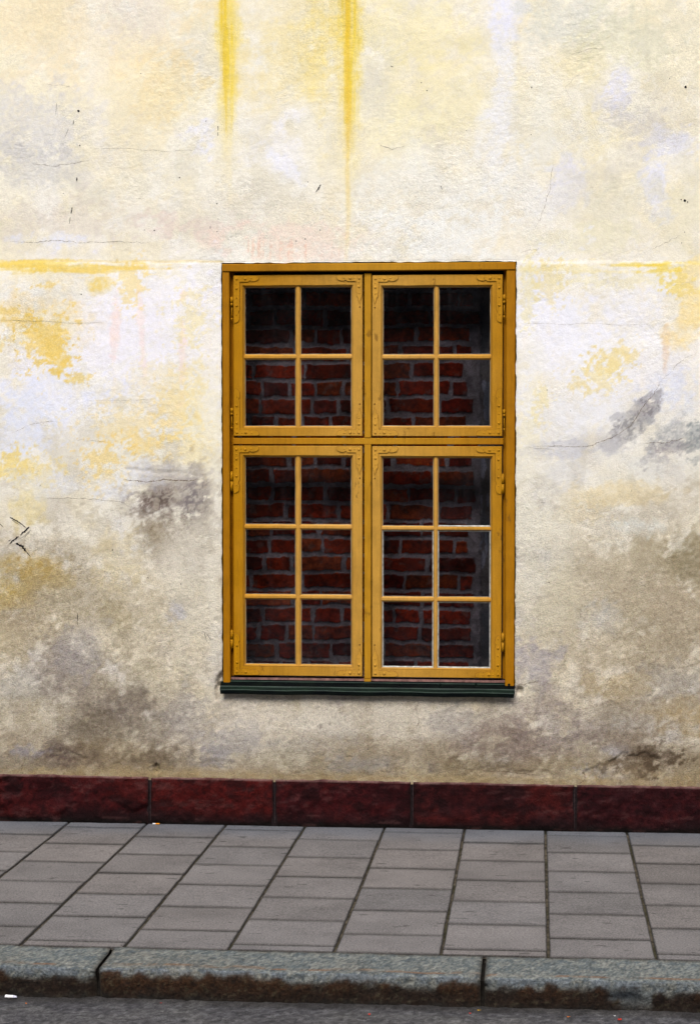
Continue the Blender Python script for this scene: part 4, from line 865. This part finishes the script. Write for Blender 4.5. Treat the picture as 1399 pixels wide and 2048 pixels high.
# ================================================================== PAVEMENT
KB = gd(1082, 1915)[1]; KF = -2.335
KB = max(min(KB, -2.0), -2.2) if False else KB
def kx(px, py, drop=0): return gd(px, py, drop)
COLX = gd(1090, 1664)[0]
SLW = (gd(1253, 1667)[0] - gd(450, 1652)[0]) / 5
VIEWC = range(-16, 12)
vsl, fsl, csl = [], [], []
_f = [(gd(a, b), gd(c, d)) for a, b, c, d in ((450, 1651, 243, 1893), (608, 1653, 462, 1897), (925, 1660, 880, 1903), (1090, 1662, 1095, 1915), (1253, 1665, 1310, 1915))]
FK = np.polyfit([p[0] for p, q in _f], [(q[0] - p[0]) / (p[1] - q[1]) for p, q in _f], 1)
def fan(x): return np.clip(FK[0] * np.asarray(x) + FK[1], -.07, .04)
def zp(y): return FALL * y - G0
rows0 = -abs(gd(1090, 1671)[1])
for c in range(-19, 14):
    xa = COLX + c * SLW
    even = (c % 2 == 0)
    ph = gd(1150, 1671)[1] if even else gd(1010, 1686)[1]
    start = ph
    while start < -0.02: start += SLW
    y1 = start; jx = 0.0044
    while y1 > KB:
        y0 = y1 - SLW; a, b = max(y0, KB + .006), min(y1, -0.012 - abs(PL_Y))
        y1 = y0
        if b - a < .02: continue
        g = 0.0023; x0, x1 = xa + jx * random.uniform(.7, 1.1), xa + SLW - jx * random.uniform(.7, 1.1); ya, yb = a + g, b - g
        dz = random.uniform(-.0014, .0014); tx, ty = random.uniform(-.003, .003), random.uniform(-.003, .003)
        tone = random.gauss(1, .026); q_ = random.uniform(-1, 1); tn = np.array((122 + q_, 119, 118 - q_)) * tone
        bev = .006; n_ = 14
        gx_ = np.concatenate([[x0, x0 + .0008], np.linspace(x0 + bev, x1 - bev, n_), [x1 - .0008, x1]]); gy_ = np.concatenate([[ya, ya + .0008], np.linspace(ya + bev, yb - bev, n_), [yb - .0008, yb]])
        GXs, GYs = np.meshgrid(gx_, gy_)
        ed = np.minimum(np.minimum(GXs - x0, x1 - GXs), np.minimum(GYs - ya, yb - GYs))
        zed = np.where(ed < 1e-5, -.030, np.where(ed < .001, -.0028, 0.0))
        GZs = zp(GYs) + dz + tx * (GXs - (x0 + x1) / 2) + ty * (GYs - (ya + yb) / 2) + zed + .0006 * fbm(GXs * 12, GYs * 12, 301, 2)
        GXs = GXs - GYs * fan(GXs)
        jit = .0012 * fbm(GXs * 30, GYs * 30, 305, 2); GXs = GXs + np.where(ed < .001, jit, 0)
        base = sum(len(v) for v in vsl); k = len(gx_)
        vsl.append(np.stack([GXs, GYs, GZs], -1).reshape(-1, 3)); fsl.append(gridfaces(k, k) + base)
        cl = np.tile(tn, (k, k, 1)); edy = np.minimum(GYs - ya, yb - GYs); dirt = np.maximum(ss(.0055, .0, ed) * .8, ss(.0085, .0035, edy) * random.uniform(.55, .95))[..., None]
        cl = cl * (1 - dirt) + np.array((46, 44, 42)) * dirt
        nn = fbm(GXs * 5, GYs * 5, 311, 4)[..., None]; cl = cl * (1 + .05 * nn)
        near_wall = (.45 * ss(-.42, -.05, GYs + .06 * nn[..., 0]))[..., None]; cl = cl * (1 - near_wall) + np.array((98, 108, 122)) * near_wall  # slabs turn bluer and darker towards the wall
        csl.append(cl.reshape(-1, 3))
me = mesh_np('pavement', np.vstack(vsl), np.vstack(fsl), lin(np.clip(np.vstack(csl), 4, 250)) * .79)
# node detail for the slabs: stains, pores and grit
def slab_nodes(m):
    t = m.node_tree; b = t.nodes['Principled BSDF']; src = b.inputs['Base Color'].links[0].from_socket
    st_ = ramp(t, noise(t, 4.5, 6, .66, pos(t)), [(.34, .84), (.52, 1.0), (.75, 1.10)])
    c = mix(t, 1.0, src, st_, 'MULTIPLY')
    gum = ramp(t, noise(t, 13, 2, .4, pos(t, (1, 2.4, 1))), [(.70, 1.0), (.73, .55)])
    c = mix(t, 1.0, c, gum, 'MULTIPLY')
    v = N(t, 'ShaderNodeTexVoronoi'); v.inputs['Scale'].default_value = 240; t.links.new(pos(t), v.inputs['Vector'])
    c = mix(t, ramp(t, v.outputs['Distance'], [(.10, .55), (.22, 0.0)]), c, L((190, 180, 176)))
    v2 = N(t, 'ShaderNodeTexVoronoi'); v2.inputs['Scale'].default_value = 60; t.links.new(pos(t), v2.inputs['Vector'])
    c = mix(t, ramp(t, v2.outputs['Distance'], [(.05, .7), (.10, 0.0)]), c, L((40, 38, 40)))
    t.links.new(c, b.inputs['Base Color'])
slab_nodes(M_slab)
pv = link('pavement', me, M_slab); tag(pv, kind='structure')
jb = MB(); jb.box(-7.4, 5.4, 0, 1, 0, 1); jb = MB()
n = 260; ys = [KB + .004, KB * .5, -PL_Y * 0 - .006]
xg = np.arange(-7.2, 5.2, .012); yg = np.arange(KB + .002, .001, .012); A, B = np.meshgrid(xg, yg)
Zj = zp(B) - .0085 + .0022 * fbm(A * 60, B * 60, 321, 3) + .0030 * ss(-.05, -.01, B)
nn = fbm(A * 45, B * 45, 325, 3); nl = fbm(A * 6, B * 6, 327, 3)
cj = np.stack([92 + 34 * nn, 86 + 32 * nn, 74 + 28 * nn], -1); mo_ = ss(.2, .7, nl)[..., None] * .5; cj = cj * (1 - mo_) + np.array((54, 56, 34)) * mo_
bs = ss(-.075, -.03, B)[..., None] * .8; cj = cj * (1 - bs) + np.array((34, 34, 26)) * bs
me = mesh_np('joint_sand', np.stack([A, B, Zj], -1).reshape(-1, 3), gridfaces(*A.shape), lin(np.clip(cj, 5, 250).reshape(-1, 3)) * .6)
jo = link('joint_sand', me, attr_material('joint_sand', .95, 300, .6, .003, .6, .1)); tag(jo, kind='structure')

# ================================================================== KERB
KW, KHGT = .25, .112
KFY = KB - KW
def kerb_mesh(name, xa, xb, seed):
    R_ = .010; pr = [(KB, -.06)]
    for k in range(15): pr.append((KB - (KW - R_) * k / 14.0, 0.0))
    for k in range(1, 6):
        a = math.pi / 2 * k / 6; pr.append((KB - (KW - R_) - R_ * math.sin(a), -R_ * (1 - math.cos(a))))
    for k in range(0, 20): pr.append((KFY, -R_ - (KHGT + .05 - R_) * k / 19.0))
    gx_ = np.linspace(xa, xb, max(8, int((xb - xa) / .007))); P = np.array(pr)
    X = np.tile(gx_, (len(pr), 1)); Y = np.tile(P[:, :1], (1, len(gx_))); Zr = np.tile(P[:, 1:], (1, len(gx_)))
    ed = np.minimum(X - xa, xb - X); rnd = .016 * np.exp(-ed / .012)
    s = np.clip((-Zr) / KHGT, 0, 2); top = (Zr > -.003) & (Y < KB - .001)
    n1 = fbm(X * 5 + seed, Zr * 8 + Y * 4, 401 + seed, 4); n2 = fbm(X * 26, Zr * 26 + Y * 22, 409, 4); n3 = fbm(X * 90, Zr * 90 + Y * 80, 415, 3)
    und = ss(.2, 1.0, s)
    Yd = Y - (.006 * n1 + .0025 * n2) * ss(.02, .3, s) + rnd * ss(0, .3, s) + .012 * und
    Zd = Zr - G0 + FALL * np.maximum(Y, KFY) + np.where(s < .3, .0028 * n1 + .0012 * n2, 0) - .5 * rnd * np.where(s < .3, 1, 0) * ss(KB + .0, KB - .05, Y)
    cl = np.tile(np.array((130, 136, 132), float), X.shape + (1,))
    def pc_(m, c): cl[:] = cl + (np.asarray(c, float) - cl) * np.clip(m, 0, 1)[..., None]
    pc_(.5 * ss(0, .8, n2), (112, 124, 130)); pc_(.45 * ss(.1, .8, -n2), (158, 156, 146)); pc_(.3 * ss(.2, .9, n1), (118, 112, 100)); n4 = fbm(X * 130, Zr * 130 + Y * 90, 421, 2); pc_(.65 * ss(.1, .7, n3), (80, 92, 100)); pc_(.5 * ss(.15, .7, -n3), (176, 178, 170)); pc_(.5 * ss(.2, .8, n4), (66, 74, 78))
    d = KB - Y
    pc_(.5 * ss(.03, .0, d + .01 * n2), (98, 94, 84))
    pc_(.75 * np.exp(-((d - (KW - .030) + .010 * n1) / .010) ** 2) * ss(-.6, .4, n2) * (s < .15), (150, 104, 70))
    pc_(.7 * (s > .03) * ss(.55, .15, s) * ss(-.8, .3, n2), (126, 136, 146))
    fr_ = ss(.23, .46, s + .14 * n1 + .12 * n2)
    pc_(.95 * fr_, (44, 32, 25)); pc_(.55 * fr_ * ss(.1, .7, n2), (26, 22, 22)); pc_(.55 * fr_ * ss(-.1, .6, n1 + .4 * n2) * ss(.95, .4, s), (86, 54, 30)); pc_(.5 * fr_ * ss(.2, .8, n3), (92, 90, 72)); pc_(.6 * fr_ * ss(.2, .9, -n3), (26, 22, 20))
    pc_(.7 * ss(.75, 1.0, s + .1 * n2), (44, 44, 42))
    if seed == 3:
        pc_(.8 * ss(.5, .2, abs(X - gd(1265, 1960)[0]) / .12 + .4 * n2) * ss(.15, .4, s) * ss(1.1, .6, s), (120, 128, 130)); pc_(.8 * np.exp(-((X - gd(1250, 1960)[0] - .01 * n2) / .05) ** 2 - ((s - .45) / .14) ** 2), (28, 34, 42))
        pc_(.9 * np.exp(-((X - gd(1195, 1960)[0] - .12 * (s - .5) - .006 * n2) / .004) ** 2) * ss(.2, .3, s), (22, 20, 20)); 
    pc_(.8 * np.exp(-ed / .006), (60, 56, 50))
    return mesh_np(name, np.stack([X, Yd, Zd], -1).reshape(-1, 3), gridfaces(*X.shape)[:, ::-1], lin(np.clip(cl, 4, 250).reshape(-1, 3)) * .76)
jk = [gd(-880, 1950)[0], gd(182, 1950)[0], gd(963, 1962)[0], gd(1900, 1975)[0]]
labs = ['granite kerb stone at the left with a white paper scrap lying before it', 'middle granite kerb stone with rust stained edge, between two open joints', 'right granite kerb stone with a crack and a pale patch in its front']
for i in range(3):
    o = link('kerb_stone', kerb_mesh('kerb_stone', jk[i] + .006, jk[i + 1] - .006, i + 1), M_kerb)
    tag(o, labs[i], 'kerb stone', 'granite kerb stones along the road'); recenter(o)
for nm, a, b in (('kerb', -7.4, jk[0] - .006), ('kerb', jk[3] + .006, 5.4)):
    if b - a > .05: tag(link(nm, kerb_mesh(nm, a, b, 7), M_kerb), kind='structure')
kj = MB()
kj.box(-7.4, 5.4, KFY + .03, KB - .001, -.25, FALL * KB - G0 - .025)
tag(kj.build('kerb_bed', solid('kerb_joint', (34, 32, 30), .95, .05, 90, .4)), kind='structure')

# ================================================================== ROAD and GROUND
RZ = FALL * KFY - G0 - KHGT
xg = np.concatenate([np.arange(-60, -2.4, .8), np.arange(-2.4, 1.2, .009), np.arange(1.2, 60, .8)]); yg = np.concatenate([np.arange(-5.6, -2.9, .3), np.arange(-2.9, KFY + .03, .009)])
A, B = np.meshgrid(xg, yg); dd = np.clip(KFY - B, 0, 5)
Zr = RZ + .008 * dd + .0022 * fbm(A * 45, B * 45, 501, 3) * (B > -2.91) + .003 * fbm(A * 3, B * 3, 505, 2) * (B > -2.91) + .006 * ss(.03, 0, dd)
n1 = fbm(A * 70, B * 70, 511, 3); n2 = fbm(A * 8, B * 8, 515, 3)
ca = np.stack([96 + 30 * n1 + 8 * n2, 95 + 30 * n1 + 8 * n2, 96 + 30 * n1 + 6 * n2], -1)
gt = (ss(.06, .0, dd + .02 * n2) * .6)[..., None]; ca = ca * (1 - gt) + np.array((52, 50, 48)) * gt
me = mesh_np('road', np.stack([A, B, Zr], -1).reshape(-1, 3), gridfaces(*A.shape), lin(np.clip(ca, 5, 250).reshape(-1, 3)) * .80)
M_asp = attr_material('asphalt', .9, 150, 1.0, .008, 1.0, .2, 60, .7)
rd = link('road', me, M_asp); tag(rd, kind='structure')
r2 = MB(); r2.v = [(-60, -10.5, RZ + .02), (60, -10.5, RZ + .02), (60, -5.59, RZ + .0255), (-60, -5.59, RZ + .0255)]; r2.face([0, 1, 2, 3])
M_as2 = solid('asphalt_far', (78, 76, 78), .9, .25, 150, .4, .6, .005)
tag(r2.build('road', M_as2), kind='structure')
g_ = MB(); g_.v = [(-300, -300, -.30), (300, -300, -.30), (300, 300, -.30), (-300, 300, -.30)]; g_.face([0, 1, 2, 3])
tag(g_.build('ground', solid('ground', (92, 88, 80), .95, .1, 4, .3)), kind='structure')

# ================================================================== LITTER
def rest_road(px, py):
    r = ray(px, py); t = (RZ + .002 - CAM[2]) / r[2]; p = CAM + r * t; return float(p[0]), float(p[1]), RZ + .003 + .008 * max(0, KFY - p[1])
def stub(name, label, cat, loc, ang, ln, rad, mats, split=.5, taper=1.0, group=None):
    e_ = empty(name, loc); e_.rotation_euler = (0, 0, ang); tag(e_, label, cat, group)
    def tube(nm, a, b, ra, rb, mt):
        mb = MB(); n = 14; k = 6
        for q in range(k + 1):
            t = q / k; r = ra + (rb - ra) * t
            for j in range(n):
                th = 2 * math.pi * j / n; w_ = 1 + random.uniform(-.09, .09); mb.v.append((a + (b - a) * t, r * w_ * math.cos(th), rad + r * w_ * .85 * math.sin(th)))
        for q in range(k):
            for j in range(n): mb.face([q * n + j, q * n + (j + 1) % n, (q + 1) * n + (j + 1) % n, (q + 1) * n + j], 0, True)
        mb.face([j for j in range(n)]); mb.face([k * n + j for j in range(n)])
        me_o = mb.build(nm, mt); me_o.parent = e_; me_o.location = (0, 0, 0)
    m0 = -ln / 2 + ln * split
    tube('filter', -ln / 2, m0, rad, rad, mats[0]); tube('paper', m0, ln / 2, rad * .98, rad * taper, mats[1])
Mor, Mwh, Mbl = solid('orange_filter', (226, 148, 30), .8), solid('white_paper', (236, 236, 240), .8, .3, 200, .06), solid('blue_grey_paper', (214, 216, 232), .8, .3, 200, .1)
x, y = gd(313.5, 1648.5); stub('cigarette_butt', 'orange and white cigarette butt lying at the foot of the red base stones', 'cigarette butt', (x, y - .012, zp(y) + .001), .05, .030, .0034, (Mwh, Mor), .4)
x, y, z = rest_road(25, 1995); stub('paper_roll', 'small crumpled white paper roll on the asphalt below the left kerb stone', 'litter', (x, y - .015, z), -.12, .040, .0062, (Mwh, Mbl), .7, .6)
x, y, z = rest_road(1136, 2036); 
M_l = {'orange': solid('orange_leaf', (206, 116, 30), .7), 'yellow': solid('yellow_leaf', (212, 170, 50), .7), 'red': solid('red_scrap', (176, 48, 34), .7), 'white': solid('white_scrap', (220, 220, 222), .7)}
def scrap(px, py, col_, sz, label, name='leaf_scrap', cat='leaf scrap'):
    x, y, z = rest_road(px, py); mb = MB(); n = 8; mb.v.append((0, 0, .003))
    for k in range(n):
        a = 2 * math.pi * k / n; r = sz * random.uniform(.6, 1.1); mb.v.append((r * math.cos(a) * 1.3, r * math.sin(a), .0015 + random.uniform(0, .004)))
    for k in range(n): mb.v.append((mb.v[k + 1][0], mb.v[k + 1][1], mb.v[k + 1][2] - .0012))
    for k in range(n): mb.face([0, 1 + k, 1 + (k + 1) % n]); mb.face([1 + k, n + 1 + k, n + 1 + (k + 1) % n, 1 + (k + 1) % n])
    o = mb.build(name, M_l[col_]); o.location = (x, y, z); o.rotation_euler = (0, 0, random.uniform(0, 3)); tag(o, label, cat, 'coloured scraps lying along the gutter')
scrap(1136, 2036, 'orange', .0055, 'bright orange leaf scrap on the asphalt near the right kerb joint')
scrap(957, 2023, 'yellow', .0050, 'yellow scrap in the gutter just below the joint of the middle and right kerb stones')
scrap(939, 2029, 'red', .0035, 'dull red scrap on the asphalt left of the yellow one')
scrap(1238, 2041, 'red', .0050, 'bright red scrap on the asphalt at the bottom right')
scrap(738, 2031, 'red', .0045, 'red brown scrap on the asphalt below the middle kerb stone')
scrap(1228, 2034, 'white', .0032, 'tiny white scrap beside the gutter at the right', 'paper_scrap', 'litter')
scrap(322, 2008, 'red', .0030, 'small reddish crumb on the asphalt below the left end of the middle kerb stone')
scrap(53, 2009, 'orange', .0028, 'small orange crumb right of the white paper roll')
# grit on the pavement and in the gutter
gr = MB(); rg = random.Random(11)
def pebble(x, y, z, r):
    b = len(gr.v); n = 5
    for zz_, rr in ((0, .9), (r * .6, .8)):
        for k in range(n): a = 2 * math.pi * k / n + rg.random(); gr.v.append((x + r * rr * math.cos(a), y + r * rr * math.sin(a), z + zz_))
    for k in range(n): gr.face([b + k, b + (k + 1) % n, b + n + (k + 1) % n, b + n + k])
    gr.face([b + n + k for k in range(n)])
for k in range(420):
    x = rg.uniform(-2.6, .9); c_ = rg.random()
    if c_ < .35: y = rg.uniform(KB, -.03); z = zp(y)
    elif c_ < .6: y = -.03 - abs(rg.gauss(0, .02)); z = zp(y)
    else: y = KFY - abs(rg.gauss(0, .15)); z = RZ + .008 * (KFY - y)
    pebble(x, y, z, rg.uniform(.0008, .0026))
tag(gr.build('grit', solid('grit', (46, 42, 38), .9, .1, 60, .5)), 'dark grit and crumbs scattered over pavement and gutter', 'grit', kind='stuff')

# ================================================================== HOUSES ACROSS THE STREET (behind the camera; they shade the low sky and show in the glass)
opp = tag(empty('house', (-1, -16.5, RZ)), 'plain dark plastered house on the far side of the street', 'building')
ob = MB(); YB = -16.5
wins = [(x, z) for x in np.arange(-19, 18, 2.6) for z in (1.0, 4.2, 7.4)]
xb_ = sorted({-21.0, 19.0} | {round(x + d, 3) for x, _ in wins for d in (0, 1.1)}); zb__ = [RZ, 1.0, 2.8, 4.2, 6.0, 7.4, 9.2, 10.0]
hol = {(round(x, 3), z) for x, z in wins}
for a, b in zip(xb_[:-1], xb_[1:]):
    for c, d in zip(zb__[:-1], zb__[1:]):
        if (a, c) in hol: continue
        k = len(ob.v); ob.v += [(a, YB, c), (b, YB, c), (b, YB, d), (a, YB, d)]; ob.face([k, k + 1, k + 2, k + 3])
ob.box(-21, 19, YB - 9, YB - 8.9, RZ, 10.0); ob.box(-21, -20.9, YB - 8.9, YB - .01, RZ, 10.0); ob.box(18.9, 19, YB - 8.9, YB - .01, RZ, 10.0)
ob.build('wall', solid('opposite_plaster', (86, 76, 66), .9, .1, 3, .3), opp)
rf = MB(); k = 0; rf.v = [(-21.3, YB + .5, 9.9), (19.3, YB + .5, 9.9), (19.3, YB - 4.5, 11.4), (-21.3, YB - 4.5, 11.4), (19.3, YB - 9.4, 9.9), (-21.3, YB - 9.4, 9.9)]
rf.face([0, 1, 2, 3]); rf.face([3, 2, 4, 5]); rf.face([0, 3, 5]); rf.face([1, 4, 2]); rf.build('roof', solid('roof_tiles', (70, 52, 46), .9, .1, 8, .3), opp)
for x, z in wins:
    wf = MB(); wf.ring(x, x + 1.1, z, z + 1.8, [(0, YB + .0), (0, YB - .08), (.06, YB - .08), (.06, YB - .11)]); wf.box(x + .52, x + .58, YB - .11, YB - .085, z + .05, z + 1.75)
    f_ = wf.build('window', solid('white_frame', (150, 146, 138), .7) if (x, z) == wins[0] else bpy.data.materials['white_frame'], opp)
    wp = MB(); wp.box(x + .03, x + 1.07, YB - .13, YB - .12, z + .03, z + 1.77)
    wp.build('pane', solid('dark_pane', (18, 20, 24), .1, .5) if (x, z) == wins[0] else bpy.data.materials['dark_pane'], f_)
